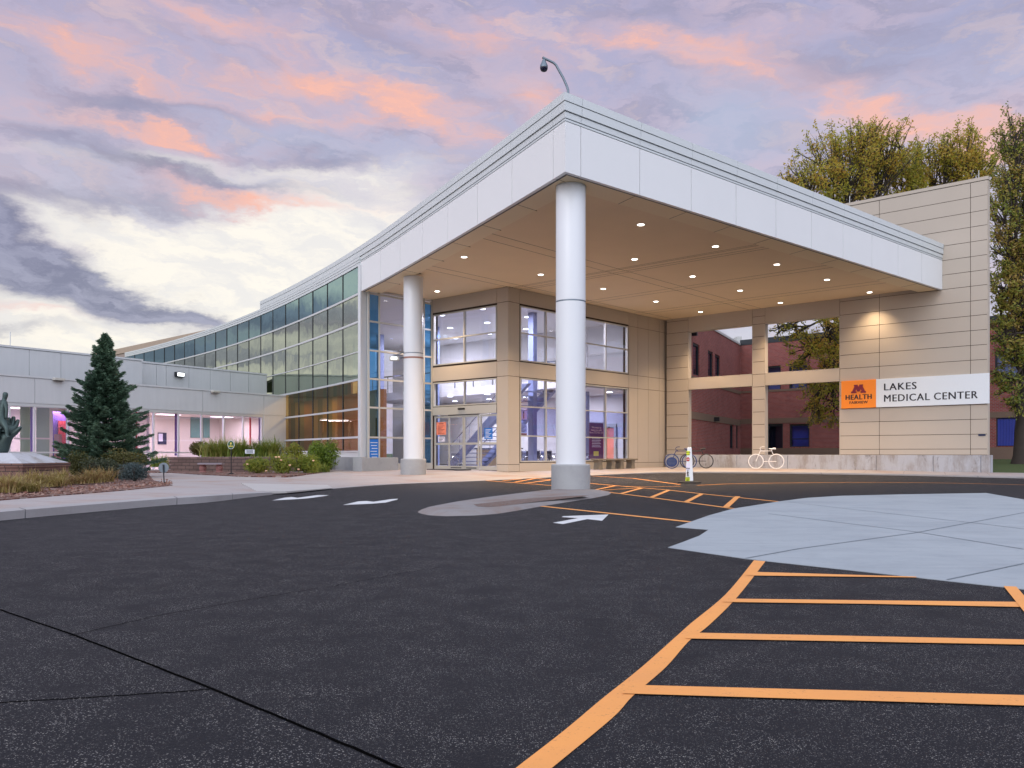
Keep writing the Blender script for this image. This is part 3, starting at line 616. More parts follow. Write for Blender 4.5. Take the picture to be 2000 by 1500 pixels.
for a, b in (((1154, 959), (1202, 949)), ((1212, 965), (1256, 953)), ((1272, 972), (1306, 958)), ((1340, 981), (1371, 965)), ((1418, 991), (1441, 970)), ((1168, 958.5), (1256, 953)), ((982, 939.5), (1020, 935.5)), ((1006, 942), (1046, 935)), ((1028, 944), (1078, 937.5))):
    strip(mb, R_([a, b]), .12, .009)
strip(mb, R_([(1156, 929.8), (1237, 934.5), (1328, 946.5)]), .11, .005)
strip(mb, R_([(1202, 949.5), (1270, 951), (1330, 950)]), .11, .005)
strip(mb, R_([(1362, 948.2), (1420, 945.4), (1500, 943.8), (1600, 942.8), (1700, 942.4), (1800, 942.9), (1900, 944.6), (2000, 947.3), (2150, 953), (2300, 960)]), .11, .005)
struct('orange_crosswalk', mb, M['orange'])
zp = lambda l: [(780 + x / 2.778, 880 + y / 2.778) for x, y in l]
zq = lambda l: [(300 + x / 3.75, 600 + y / 3.75) for x, y in l]
for l, lab in ((zp([(833, 393), (888, 400), (1020, 373), (1100, 382), (1135, 348), (890, 357), (880, 362), (970, 368)]), 1), (zq([(1385, 1450), (1500, 1423), (1560, 1420), (1610, 1426), (1740, 1407), (1790, 1404), (1785, 1410), (1700, 1432), (1590, 1441)]), 2), (zq([(866, 1417), (958, 1396), (1010, 1391), (1055, 1397), (1200, 1377), (1285, 1377), (1255, 1384), (1130, 1401), (1030, 1408)]), 3)):
    mb = MB(); quadpx(mb, l, .004); struct('white_arrow', mb, M['white_paint'])
# island under the near column
mb = MB(); outer = [(812, 1000), (818, 1003), (835, 1006.5), (870, 1008.5), (930, 1007), (975, 1003.5), (1010, 998), (1060, 989), (1110, 981), (1160, 973), (1190, 967), (1196, 963.5), (1180, 961), (1130, 959.5), (1080, 960), (1040, 963), (1000, 968), (930, 977), (870, 986), (830, 994)]
pp = [on_road(u, v) for u, v in outer]; cen = np.mean([p[:2] for p in pp], 0)
o1 = [V2(*p[:2]) for p in pp]; o2 = offset_line(o1 + [o1[0]], 1)  # ring inward
def inset(P, d):
    n = len(P); out = []
    for i in range(n):
        a = unit(P[i] - P[i - 1]); b = unit(P[(i + 1) % n] - P[i]); nn = V2(-a[1] - b[1], a[0] + b[0]); nn = unit(nn)
        out.append(P[i] + nn * d)
    return out
sgn = 1 if sum(o1[i - 1][0] * o1[i][1] - o1[i][0] * o1[i - 1][1] for i in range(len(o1))) > 0 else -1
i1, i2 = inset(o1, .10 * sgn), inset(o1, .26 * sgn); n = len(o1)
mb.add([(*p, -.02) for p in o1] + [(*p, .045) for p in i1] + [(*p, .075) for p in i2], [(i, (i + 1) % n, (i + 1) % n + n, i + n) for i in range(n)] + [(i + n, (i + 1) % n + n, (i + 1) % n + 2 * n, i + 2 * n) for i in range(n)] + [tuple(k + 2 * n for k in t) for t in tessellate_polygon([[Vector((*p, 0)) for p in i2]])])
struct('traffic_island', mb, M['island'], smooth=True)
mb = MB(); il = [on_h(u, v, .078) for u, v in ((902, 991), (908, 999), (930, 1001), (962, 998), (1010, 990), (1060, 980.5), (1108, 973), (1146, 966.5), (1162, 962.5), (1120, 964.5), (1060, 969), (1010, 975), (950, 984))]; ic = np.mean([p[:2] for p in i2], 0) * .45 + np.mean([p[:2] for p in il], 0) * .55; il = [ic + (V2(*p[:2]) - ic) * V2(.86, .62) for p in il]
mb.add([(*p, .0785) for p in il], [tuple(t) for t in tessellate_polygon([[Vector((*p, 0)) for p in il]])]); struct('island_inlay', mb, M['inlay'])
# ================================================================== CANOPY
FA, C0, Ec = V2(-6.68, 38.2), V2(1.37, 21.97), V2(*(J + Wd * 14.2))
FWl = Fr(J, Wd)
fl = [(-6.68, 38.2), (-5.56, 36.0), (-4.44, 33.8), (-3.32, 31.57), (-2.21, 29.33), (-1.10, 27.08), (.0, 24.83), (1.09, 22.56), (1.37, 21.97)]
FRt = Fr(C0, Ec - C0); tR = [0] + [FRt.t(u) for u in (1134.5, 1249.6, 1350, 1437.7, 1515.6, 1585, 1646.6, 1703, 1754, 1800.4)] + [float(np.linalg.norm(Ec - C0))]
fr_ = [tuple(C0 + FRt.a * t) for t in tR]
fas = fl + fr_[1:]; kC = len(fl) - 1
curve = [(704, 517.8), (669.9, 537.4), (639.7, 555), (611, 569), (583.7, 582.8), (557.9, 594.8), (533.2, 606.9), (509.4, 616.7), (486.2, 625.6), (464, 633.5), (443, 641.6), (421.2, 648.9), (400.5, 655.9), (380.3, 662), (360.5, 668.2), (340.9, 674.1), (321, 679.4), (301, 685.3), (281.2, 689.5), (263, 692.8), (244.8, 697)]
cp = np.array([on_h(u, v, H(8.42))[:2] for u, v in curve]); pf = np.polyfit(cp[:, 1], cp[:, 0], 3)
cv_ = []
for (u, v) in reversed(curve):     # columns of mullions on the smoothed arc, left to right
    k = (u - CX) / FP; lo, hi = 30.0, 90.0
    for _ in range(60):
        mid = (lo + hi) / 2
        if np.polyval(pf, mid) - k * mid < 0: hi = mid
        else: lo = mid
    cv_.append((float(np.polyval(pf, lo)), lo))
FA = V2(*cv_[-1]); fl[0] = tuple(FA); fas[0] = tuple(FA)
canopy = thing('entrance_canopy', (*C0, G(22)), 'large white panelled canopy projecting over the driveway in front of the entrance', 'canopy')
mb = MB(); course(mb, fas, H(7.25), H(8.55), -.12, 0, .022, (0, kC)); mb.build('fascia', M['white_panel'], canopy)
long_l = [tuple(V2(*fas[kC]) + (V2(*fas[0]) - V2(*fas[kC])) * 0)]
mb = MB()
course(mb, fas, H(8.57), H(8.62), -.12, .004, 0); course(mb, fas, H(8.645), H(8.80), -.12, .01, .012, (0, kC)); course(mb, fas, H(8.82), H(9.045), -.12, .045, .012, (0, kC)); course(mb, fas, H(9.063), H(9.27), -.12, .06, .012, (0, kC))
mb.build('roof_coping', M['coping'], canopy)
mb = MB(); course(mb, fas, H(7.26), H(9.2), -.2, -.05, 0); mb.build('fascia_backing', M['seam'], canopy)
Pp = V2(-.171, 37.9); FR2 = Fr(Pp, Dd); FL2 = Fr(Pp, Wd)
Q = V2(*FA) + V2(.32, .05)
A_ = np.array([Dd, -Wd]).T; s_, t_ = np.linalg.solve(A_, Pp - Q); Lp = Q + Dd * s_
print('L', Lp, 'len QL', s_, 'len LP', -t_)
mb = MB(); lin = Fr(FA, C0 - FA); bw = 1.0
ins = lambda fr, d: (fr.p - fr.nn * d, fr.a)
def cross(p, a, q, b):
    s, _ = np.linalg.solve(np.array([a, -b]).T, q - p); return p + a * s
C0i = cross(*ins(lin, bw), *ins(FRt, bw)); Ei = cross(*ins(FRt, bw), J, Wd); Ai = FA - lin.nn * bw
mb.prism([tuple(FA - lin.nn * .13), tuple(Ai), tuple(C0i), tuple(cross(*ins(lin, .13), *ins(FRt, .13)))], H(7.262), H(7.5))
mb.prism([tuple(cross(*ins(lin, .13), *ins(FRt, .13))), tuple(C0i), tuple(Ei), tuple(cross(*ins(FRt, .13), J, Wd))], H(7.262), H(7.5))
band = mb.build('soffit_border', M['soffit_band'], canopy)
mb = MB(); soff = [tuple(FA - lin.nn * .15), tuple(cross(*ins(lin, .15), *ins(FRt, .15))), tuple(cross(*ins(FRt, .15), J, Wd)), tuple(J + Dd * .25 - Wd * .25), tuple(Pp + Dd * .25 - Wd * .25), tuple(Lp + Dd * .25 - Wd * .1)]
mb.prism(soff, H(7.40), H(7.48)); mb.build('soffit', M['soffit'], canopy)
mb = MB(); mb.prism(soff, H(8.6), H(8.7)); mb.build('roof', M['roofcap'], canopy)
# shadow joints in soffit and border
mb = MB()
def sline(a, b, wd, z):
    a, b = V2(*a[:2]), V2(*b[:2]); e = unit(b - a); nn = V2(e[1], -e[0]) * wd / 2
    mb.hexa([(*(a + nn), z - .004), (*(b + nn), z - .004), (*(b - nn), z - .004), (*(a - nn), z - .004), (*(a + nn), z + .01), (*(b + nn), z + .01), (*(b - nn), z + .01), (*(a - nn), z + .01)])
zs_ = H(7.40)
def soffit_line(u, v, a):
    p = V2(*on_h(u, v, zs_)[:2]); inside = []
    poly = [V2(*q) for q in (tuple(Ai), tuple(C0i), tuple(Ei), tuple(J), tuple(Pp), tuple(Lp))]
    for i in range(len(poly)):
        q, r = poly[i - 1], poly[i]
        try: s, t = np.linalg.solve(np.array([a, -(r - q)]).T, q - p)
        except np.linalg.LinAlgError: continue
        if -1e-6 <= t <= 1 + 1e-6: inside.append(s)
    inside = sorted(inside)
    lo = [s for s in inside if s <= 1e-6]; hi = [s for s in inside if s > 1e-6]
    if lo and hi: sline(p + a * lo[-1], p + a * hi[0], .016, zs_)
for u, v in ((1144.4, 507.4), (1144.4, 519.6)): soffit_line(u, v, Dd)
for u, v in ((960, 545), (940, 549)): soffit_line(u, v, Dd)
for u, v in ((1300, 508.5), (1300, 515.5), (1500, 535), (1500, 540.5), (1500, 577), (1500, 582), (1060, 560), (1040, 556)): soffit_line(u, v, Wd)
for p in fl[1:-1]:
    e = unit(C0 - FA); sline(V2(*p) - lin.nn * .13, V2(*p) - lin.nn * .13 + Dd * (.87 / abs(Dd @ lin.nn)), .014, H(7.262))
for p in fr_[2:-1]:
    dd = -unit(C0 - FA); sline(V2(*p) - FRt.nn * .13, V2(*p) - FRt.nn * .13 + dd * (.87 / abs(dd @ FRt.nn)), .014, H(7.262))
tag(mb.build('soffit_joints', M['stone_gap'], canopy))
# columns
def column(x, y, z0, zb, label):
    c = thing('round_column', (x, y, z0), label, 'column', None)
    m1 = MB(); m1.lathe((x, y), [(.515, z0 - .1), (.53, z0 + .05), (.53, zb - .03), (.50, zb)], 64); m1.build('plinth', M['plinth'], c, smooth=True)
    m1 = MB(); m1.lathe((x, y), [(.405, zb), (.405, 5.14), (.395, 5.15), (.395, 5.17), (.405, 5.18), (.405, 8.29), (.395, 8.31)], 64); m1.build('shaft', M['column'], c, smooth=True)
    m1 = MB(); m1.lathe((x, y), [(.408, 5.135), (.409, 5.15), (.408, 5.165)], 64); m1.build('joint_ring', M['steel'], c, smooth=True)
    return c
col1 = column(1.60, 23.23, 0, .745, 'tall white round column at the outer corner of the canopy, standing on the traffic island')
col2 = column(-4.08, 35.25, .05, .81, 'white round column nearer the doors, carrying a small floodlight bracket')
m1 = MB(); m1.lathe((-4.08, 35.25), [(.412, 4.93), (.414, 4.95), (.412, 5.0)], 64); m1.build('strap', mat('copper_strap', (.32, .16, .12), .5), col2, smooth=True)
# floodlight on the second column
fl1 = thing('column_floodlight', (-4.6, 35, 5.0), 'small square floodlight bracketed to the side of the farther white column', 'floodlight')
mb = MB(); mb.tube([(-4.45, 35.1, 4.98), (-4.62, 35.0, 4.95), (-4.85, 34.9, 5.0)], .025); mb.tube([(-4.46, 35.1, 5.2), (-4.85, 34.9, 5.0)], .02); mb.build('bracket', M['steel'], fl1)
mb = MB(); mb.box(-5.0, -4.62, 34.75, 34.95, 4.82, 4.99); hd = mb.build('housing', M['frame'], fl1, bevel=.02)
mb = MB(); mb.box(-4.93, -4.69, 34.735, 34.75, 4.85, 4.96); mb.build('lens', M['flood'], hd)
# recessed downlights, each a thing with a warm lamp
dl = [(1251.6, 438.4), (1397.4, 481), (1517.2, 516.4), (1615.2, 546), (1698.4, 570.6), (1239.4, 506), (1352.6, 539.6), (1445.6, 567.2), (1524.1, 591), (1101, 465.5), (906.5, 501.6), (1056, 536.1), (1178.2, 563.8), (1281.2, 588.6), (1368.2, 608.8), (853.9, 568.7)]
names = ['nearest', 'second', 'third', 'fourth', 'farthest']
lab = ['%s recessed downlight in the row beside the right-hand fascia' % k for k in ('nearest', 'second nearest', 'third nearest', 'second farthest', 'farthest')] + \
      ['%s recessed downlight visible in the middle row of the soffit' % k for k in ('second nearest', 'third nearest', 'fourth nearest', 'farthest')] + ['recessed downlight of the middle row tucked behind the near column'] + \
      ['recessed downlight nearest the left-hand fascia, in the inner row of the soffit', 'recessed downlight just left of the near column, in the inner row', 'recessed downlight just right of the near column, in the inner row', 'second farthest recessed downlight in the inner row of the soffit', 'farthest recessed downlight in the inner row, near the corner of the walls', 'single recessed downlight above the sliding doors beside the farther column']
proto = None
for (u, v), lb in zip(dl, lab):
    x, y, z = on_h(u, v, H(7.40)); zb = H(7.40)
    if proto is None:
        proto = thing('recessed_downlight', (x, y, zb), lb, 'ceiling light', 'recessed downlights in the canopy soffit')
        m1 = MB(); m1.lathe((x, y), [(.145, zb + .004), (.145, zb - .012), (.115, zb - .012)], 24); m1.build('trim', M['frame_white'], proto, smooth=True)
        m1 = MB(); m1.lathe((x, y), [(.11, zb + .0), (.11, zb - .016), (.085, zb - .022)], 24); m1.build('lens', M['lens'], proto, smooth=True)
    else: dup(proto, (x, y, zb), None, lb)
    ld = bpy.data.lights.new('downlight_lamp', 'SPOT'); ld.energy = 520 if u > 1690 else 1400; ld.color = (1, .72, .44); ld.spot_size = math.radians(104); ld.spot_blend = .85; ld.shadow_soft_size = .1
    lo_ = bpy.data.objects.new('downlight_lamp', ld); C.objects.link(lo_); lo_.location = (x, y, zb - .06)
# ================================================================== GLASS HALL (curved)
hall = thing('glass_hall', (*FA, .2), 'long curved front of bronze mirror glass under a white roof edge beside the canopy', 'building')
top = [on_h(507.5, 607.4, H(8.81))]
mb = MB()
course(mb, cv_, H(8.42), H(8.54), -.15, .05, 0); course(mb, cv_, H(8.56), H(8.66), -.15, .055, 0)
c3 = cv_[::1]; course(mb, c3, H(8.68), H(8.80), -.15, .06, .012, (len(cv_) - 1,))
kU = 13
up_ = cv_[kU:]
course(mb, up_, H(8.82), H(9.045), -.15, .05, .012, (len(up_) - 1,)); course(mb, up_, H(9.063), H(9.27), -.15, .06, .012, (len(up_) - 1,))
mb.build('roof_coping', M['coping'], hall)
mb = MB(); course(mb, up_, H(8.79), H(9.2), -.4, -.02, 0); course(mb, cv_, H(8.43), H(8.79), -.4, -.02, 0); mb.build('coping_backing', M['seam'], hall)
rows = [8.40, 7.17, 5.91, 4.56, 3.31, 1.99, .705, .10]
mb = MB()
for j, h in enumerate(rows[1:-1]):
    th = .022 if j == 2 else .045
    mb = MB(); course(mb, cv_, H(h - th), H(h + th), -.06, .05, 0); mb.build('transom', M['frame_white'], hall)
mb = MB(); course(mb, cv_, H(.02), H(.10), -.06, .05, 0); mb.build('transom', M['frame_white'], hall)
for p in range(len(cv_)):
    a = V2(*cv_[max(0, p - 1)]); b = V2(*cv_[min(len(cv_) - 1, p + 1)]); f = Fr(cv_[p], b - a)
    mb = MB(); f.box(mb, -.028, .028, H(.1), H(8.42), -.05, .025); mb.build('mullion', M['dark'], hall)
for i in range(len(cv_) - 1):
    a, b = V2(*cv_[i]), V2(*cv_[i + 1]); f = Fr(a, b - a); L_ = float(np.linalg.norm(b - a)); mb = MB()
    for j in range(len(rows) - 1):
        mb.cur = 1 if j == 0 else (2 if j >= 4 else 0)
        e = [random.uniform(-.0035, .0035) for _ in range(3)]
        mb.add([f.w(.02, H(rows[j + 1]), e[0]), f.w(L_ - .02, H(rows[j + 1]), e[1]), f.w(L_ - .02, H(rows[j]), e[2]), f.w(.02, H(rows[j]), e[0] + e[2] - e[1])], [(0, 1, 2, 3)])
    mb.build('window_bay', [M['glass_curve'], M['glass_teal'], M['glass_low']], hall)
# base below the glass, near its right-hand end
tail = cv_[-9:]
mb = MB(); course(mb, tail, .90, H(.02), -.1, .0, 0); course(mb, tail, .86, .93, -.1, .06, 0); course(mb, tail, .97, 1.01, -.1, .03, 0); mb.build('base_siding', M['white_panel'], hall)
mb = MB(); course(mb, tail, .0, .86, -.1, .12, 0); mb.build('plinth', M['plinth'], hall)
fq = Fr(FA, Dd)
mb = MB(); f0 = Fr(FA, C0 - FA)
fq.box(mb, .02, .34, .85, H(7.25), -.02, .1); fq.box(mb, -.10, .018, .85, H(8.42), -.05, .13); mb.build('corner_post', M['frame_white'], hall)
mb = MB(); fq.box(mb, -.35, 1.75, -.1, .84, -.1, .55); mb.build('corner_plinth', M['plinth'], hall, bevel=.015)
# hall inside: floor, roof and back wall in bands of colour
back = offset_line(cv_, -7.0)
mb = MB(); poly = [tuple(p) for p in offset_line(cv_, -.3)] + [tuple(p) for p in reversed(back)]
mb.prism(poly, H(8.44), H(8.66)); mb.build('roof', M['roofcap'], hall)
mb = MB(); mb.prism(poly, .1, .25); mb.build('hall_floor', M['lobby_floor'], hall)
mb = MB()
for i in range(12):
    f = Fr(back[i], back[i + 1] - back[i]); L_ = float(np.linalg.norm(back[i + 1] - back[i])); k = 4
    for s in range(k):
        mb.cur = random.choice([0, 1, 1, 2, 1, 0]) 
        f.box(mb, L_ * s / k, L_ * (s + 1) / k, .25, H(8.4), -.1 - .3 * ((s + i) % 2), 0)
mb.build('hall_back_wall', [M['brown_in'], M['olive_in'], M['tan_in']], hall)
# ================================================================== ENTRANCE BLOCK
ent = thing('entrance_block', (*Pp, .27), 'two-storey entrance front in beige panels with large windows beneath the canopy', 'building')
tw = FR2.t(1301.6); zG = .20
# glazed side wall beside the corner post
fq2 = Fr(Q, Dd); Lq = float(s_); tm1, tm2 = fq2.t(740), fq2.t(827.5)
mb = MB(); hq = [7.19, 5.93, 4.62, 3.34, 2.05, .70, -.52]
for h in hq: fq2.box(mb, 0, Lq, H(h) - .04, H(h) + .04, -.06, .04)
for t in (.03, tm1, tm2, Lq - .04): fq2.box(mb, t - .035, t + .035, .3, H(7.4), -.05, .05)
fq2.box(mb, 0, Lq, .2, H(-.56), -.08, .06)
mb.build('side_window_frame', M['frame'], ent)
mb = MB()
for j in range(6):
    for k, (a, b) in enumerate(((.03, tm1), (tm1, tm2), (tm2, Lq - .04))):
        mb.cur = 1 if k != 1 else 0; e = random.uniform(-.003, .003)
        mb.add([fq2.w(a, H(hq[j + 1]), e), fq2.w(b, H(hq[j + 1]), -e), fq2.w(b, H(hq[j]), -e), fq2.w(a, H(hq[j]), e)], [(0, 1, 2, 3)])
mb.build('side_window', [M['glass_ent'], M['glass_blue']], ent)
mb = MB(); 
fq2.box(mb, tm1 * .12, tm1 * .94, H(-.50), H(.62), .006, .012); pl = mb.build('window_notice', M['poster_blue'], ent)
mb = MB()
for k in range(7): fq2.box(mb, tm1 * (.22 + .06 * (k % 3)), tm1 * (.86 - .05 * (k % 2)), H(.45 - .13 * k), H(.475 - .13 * k), .013, .015)
mb.build('notice_lines', M['text_white'], pl)
# door wall (left face of the pillar corner)
tl = float(t_) ; tl0 = tl + .02; tr_ = FL2.t(970.4)
b1, b2, b3, b4 = 6.74, 4.12, 3.43, 2.18
core = MB(); win = [(tl0 + .05, tr_ - .02, H(4.2), H(6.66)), (tl0 + .05, tr_ - .02, H(2.22), H(3.38)), (tl0 + .05, tr_ - .02, zG - 1, H(2.1))]
holed(FL2, core, tl0, -.001, zG, H(7.4), win, -.32, -.03)
tPr = FR2.t(1014.8); wR0, wR1 = FR2.t(1016.5), FR2.t(1227)
holed(FR2, core, .001, tw + .3, zG, H(7.4), [(wR0, wR1, H(4.16), H(6.66)), (wR0, wR1, H(-.42), H(3.40))], -.32, -.03)
core.build('wall_core', M['stone_gap'], ent)
mb = MB()
pz = [zG, H(-.52), H(b3), H(b2), H(b1), H(7.40)]
FL2.panels(mb, [tr_, 0], pz, -.03, 0); FR2.panels(mb, [0, tPr], pz, -.03, 0)
FL2.panels(mb, [tl0, tr_], [H(b1), H(7.40)], -.03, 0); FL2.panels(mb, [tl0, tr_], [H(b3), H(b2)], -.03, 0)
FR2.panels(mb, [tPr, wR1 + .06], [H(b1), H(7.40)], -.03, 0); FR2.panels(mb, [tPr, wR1 + .06], [H(b3), H(b2)], -.03, 0); FR2.panels(mb, [tPr, wR1 + .06], [zG, H(-.45)], -.03, 0)
tj = [wR1 + .06] + [FR2.t(u) for u in (1245.7, 1266, 1287.5)] + [tw]
FR2.panels(mb, tj, [zG, H(-.52), H(b3), H(b2), H(b1 - .05), H(7.40)], -.03, 0, .02)
mb.build('wall_panels', M['stone'], ent)
def framed(fr, t0, t1, z0, z1, vt, hz, parent, gm, wd=.055, name='window'):
    m1 = MB(); fr.box(m1, t0, t1, z0, z0 + wd, -.14, .0); fr.box(m1, t0, t1, z1 - wd, z1, -.14, .0)
    fr.box(m1, t0, t0 + wd, z0 + wd, z1 - wd, -.14, .0); fr.box(m1, t1 - wd, t1, z0 + wd, z1 - wd, -.14, .0)
    for t in vt: fr.box(m1, t - wd / 2, t + wd / 2, z0 + wd, z1 - wd, -.14, -.005)
    for z in hz: fr.box(m1, t0 + wd, t1 - wd, z - wd / 2, z + wd / 2, -.13, .01)
    o = m1.build(name + '_frame', M['frame'], parent)
    m1 = MB(); ts = [t0 + wd] + list(vt) + [t1 - wd]; zs = [z0 + wd] + list(hz) + [z1 - wd]
    for i in range(len(ts) - 1):
        for j in range(len(zs) - 1):
            e = random.uniform(-.003, .003)
            m1.add([fr.w(ts[i], zs[j], -.07 + e), fr.w(ts[i + 1], zs[j], -.07 - e), fr.w(ts[i + 1], zs[j + 1], -.07 - e), fr.w(ts[i], zs[j + 1], -.07 + e)], [(0, 1, 2, 3)])
    m1.build('pane', gm, o); return o
tm = FL2.t(905.8); t84 = FL2.t(846)
framed(FL2, tl0 + .05, tr_ - .02, H(4.2), H(6.66), [tm], [H(5.44)], ent, M['glass_ent'])
framed(FL2, tl0 + .05, tr_ - .02, H(2.22), H(3.38), [tm], [], ent, M['glass_ent'])
fv = [FR2.t(u) for u in (1067.5, 1125, 1184)]
framed(FR2, wR0, wR1, H(4.16), H(6.66), fv, [H(5.43)], ent, M['glass_ent'])
framed(FR2, wR0, wR1, H(-.42), H(3.40), fv, [H(2.10), H(.77)], ent, M['glass_ent'])
# sliding entrance doors
mb = MB(); FL2.box(mb, tl0 + .05, tr_ - .02, H(1.80), H(2.19), -.16, .03); dh = mb.build('door_header', M['frame'], ent, bevel=.01)
mb = MB(); FL2.box(mb, FL2.t(896), FL2.t(909), H(2.02), H(2.10), .03, .09); mb.build('motion_sensor', M['black'], dh, bevel=.02)
mb = MB(); FL2.box(mb, FL2.t(876), FL2.t(934), H(1.765), H(1.80), -.10, .035); mb.build('door_track', M['dark'], dh)
dts = [(tl0 + .06, FL2.t(875.5), 'fixed_door_panel'), (FL2.t(876), FL2.t(905.5), 'sliding_door'), (FL2.t(906.2), FL2.t(935), 'sliding_door'), (FL2.t(935.6), tr_ - .03, 'fixed_door_panel')]
for k, (a, b, nm) in enumerate(dts):
    n0 = -.05 if 'slid' in nm else -.13; zb_, zt_, zm_ = .27, H(1.76), H(.43); wd = .075
    mb = MB(); FL2.box(mb, a, b, zb_, zb_ + .17, n0, n0 + .05); FL2.box(mb, a, b, zt_ - .09, zt_, n0, n0 + .05)
    FL2.box(mb, a, a + wd, zb_ + .17, zt_ - .09, n0, n0 + .05); FL2.box(mb, b - wd, b, zb_ + .17, zt_ - .09, n0, n0 + .05); FL2.box(mb, a + wd, b - wd, zm_ - .05, zm_ + .05, n0, n0 + .05)
    dr = mb.build(nm, M['frame'], ent)
    mb = MB()
    for (za, zc) in ((zb_ + .17, zm_ - .05), (zm_ + .05, zt_ - .09)): mb.add([FL2.w(a + wd, za, n0 + .025), FL2.w(b - wd, za, n0 + .025), FL2.w(b - wd, zc, n0 + .025), FL2.w(a + wd, zc, n0 + .025)], [(0, 1, 2, 3)])
    mb.build('pane', M['glass_ent'], dr)
    if 'slid' in nm:
        mb = MB(); FL2.box(mb, a + .15, b - .15, zb_ + .06, zb_ + .10, n0 + .05, n0 + .055); mb.build('warning_strip', M['ink'], dr)
# notices on the doors
def notice(fr, t0, t1, z0, z1, n, m, lm, parent, title=None, lines=6, name='notice', tcol=None):
    mb = MB(); fr.box(mb, t0, t1, z0, z1, n, n + .006); o = mb.build(name, m, parent)
    mb = MB(); w_ = t1 - t0; hh = z1 - z0; zz = z1 - .08 * hh
    if title:
        for ln in title: letter(mb, fr, ln, (t0 + t1) / 2, zz - .10 * hh, n + .009, .135 * hh, .002, 1, 'CENTER', sx=1); zz -= .125 * hh
        zz -= .04 * hh
    if lines:
        st = (zz - z0 - .08 * hh) / lines
        for k in range(lines): fr.box(mb, t0 + .14 * w_, t1 - w_ * (.14 + .16 * ((k * 7) % 3)), zz - st * (k + .75), zz - st * (k + .75) + st * .32, n + .007, n + .009)
    mb.build('lettering', lm, o); return o
zz_ = lambda v, u=855: FL2.z(u, v)
notice(FL2, FL2.t(850.6), FL2.t(869), zz_(849.3), zz_(824.5), -.07, M['poster_red'], M['maroon'], ent, ['NOTICE'], 7)
notice(FL2, FL2.t(854), FL2.t(866.5), zz_(863), zz_(853), -.07, M['paper'], M['ink'], ent, None, 3)
notice(FL2, FL2.t(944), FL2.t(960), zz_(857.8, 950), zz_(836, 950), -.07, M['poster_blue'], M['text_white'], ent, None, 7)
n1 = notice(FR2, FR2.t(1018), FR2.t(1032), FR2.z(1025, 845), FR2.z(1025, 829), -.10, M['paper'], M['ink'], ent, None, 5)
mb = MB(); FR2.box(mb, FR2.t(1018), FR2.t(1032), FR2.z(1025, 850), FR2.z(1025, 845.4), -.10, -.094); mb.build('red_strip', M['stop_red'], n1)
n2 = notice(FR2, FR2.t(1019.5), FR2.t(1032), FR2.z(1025, 819.5), FR2.z(1025, 801.5), -.10, M['paper'], M['ink'], ent, None, 0)
mb = MB(); letter(mb, FR2, '1', (FR2.t(1019.5) + FR2.t(1032)) / 2, FR2.z(1025, 817), -.09, .46, .01, 1, 'CENTER'); mb.build('number', M['ink'], n2)
# ---- lobby behind
FBk = Fr(Pp + Dd * 11.8, Wd)      # back wall, parallel to the door wall
mb = MB(); FBk.panels(mb, [-22, -19.5, -17, -14.5, -12, -9.5, -7, -4.5, -2, -.34], [.28, 1.6, 2.9, H(3.4), H(4.1), H(5.6), H(7.38)], -.03, 0, .02); FBk.box(mb, -22, -.34, .26, H(7.38), -.2, -.035); mb.build('lobby_back_wall', M['lobby_wall'], ent)
mb = MB(); lob = [tuple(Q + V2(0, .2)), tuple(Lp + Dd * .1 + Wd * .05), tuple(Pp - Wd * .33 + Dd * .33), tuple(Pp - Wd * .33 + Dd * 11.9), tuple(Pp - Wd * 21.5 + Dd * 11.9)] + [tuple(p) for p in offset_line(cv_, -.35)[12:20]]
mb.prism(lob, .05, .272); mb.build('lobby_floor', M['lobby_floor'], ent)
mb = MB(); mb.prism(lob, H(7.30), H(7.40)); mb.build('lobby_ceiling', M['lobby_wall'], ent)
mb = MB(); mb.prism([tuple(p) for p in (Pp - Wd * .4 + Dd * 5.5, Pp - Wd * .4 + Dd * 11.7, Pp - Wd * 19 + Dd * 11.7, Pp - Wd * 19 + Dd * 6.5, Pp - Wd * 9 + Dd * 6.5)], H(3.3), H(3.75)); mb.build('mezzanine', M['lobby_wall'], ent)
fm = Fr(Pp - Wd * 19 + Dd * 6.4, Wd)
mb = MB()
for k in range(13): fm.box(mb, k * 1.5, k * 1.5 + .05, H(3.75), H(4.75), 0, .05)
fm.box(mb, 0, 18.2, H(4.72), H(4.79), -.01, .06); mb.build('mezzanine_rail', M['chrome'], ent)
mb = MB(); fs = Fr(Pp + Dd * 4.6, Wd)        # staircase rising to the right behind the doors
fs.poly(mb, [(-8.6, .3), (-8.0, .3), (-2.6, H(3.5)), (-3.4, H(3.5))], 0, .25); fs.poly(mb, [(-8.6, .3), (-8.0, .3), (-2.6, H(3.5)), (-3.4, H(3.5))], -2.4, -2.15)
for k in range(18):
    a = -8.3 + k * .30; fs.box(mb, a, a + .32, .34 + k * .225, .38 + k * .225, -2.15, 0)
st = mb.build('staircase', M['lobby_purple'], ent)
mb = MB()
for off in (.12, -2.28):
    mb.tube([fs.w(-8.5, 1.35, off), fs.w(-3.0, H(4.5), off)], .03); 
    for k in range(8): t = -8.4 + k * .75; mb.tube([fs.w(t, .5 + (t + 8.4) * .74, off), fs.w(t, 1.38 + (t + 8.4) * .74, off)], .015)
mb.build('handrail', M['chrome'], st)
for t in (-2.3, -6.2): mb = MB(); mb.lathe(FBk.w(t, 0, 3)[:2], [(.16, .28), (.16, H(3.3))], 16); mb.build('lobby_column', M['lobby_purple'], ent)
for t in (-3.6, -11, -16): mb = MB(); fs.box(mb, t, t + .35, .28, H(7.3), -1.2, -.9); mb.build('lobby_column', M['lobby_purple'], ent)
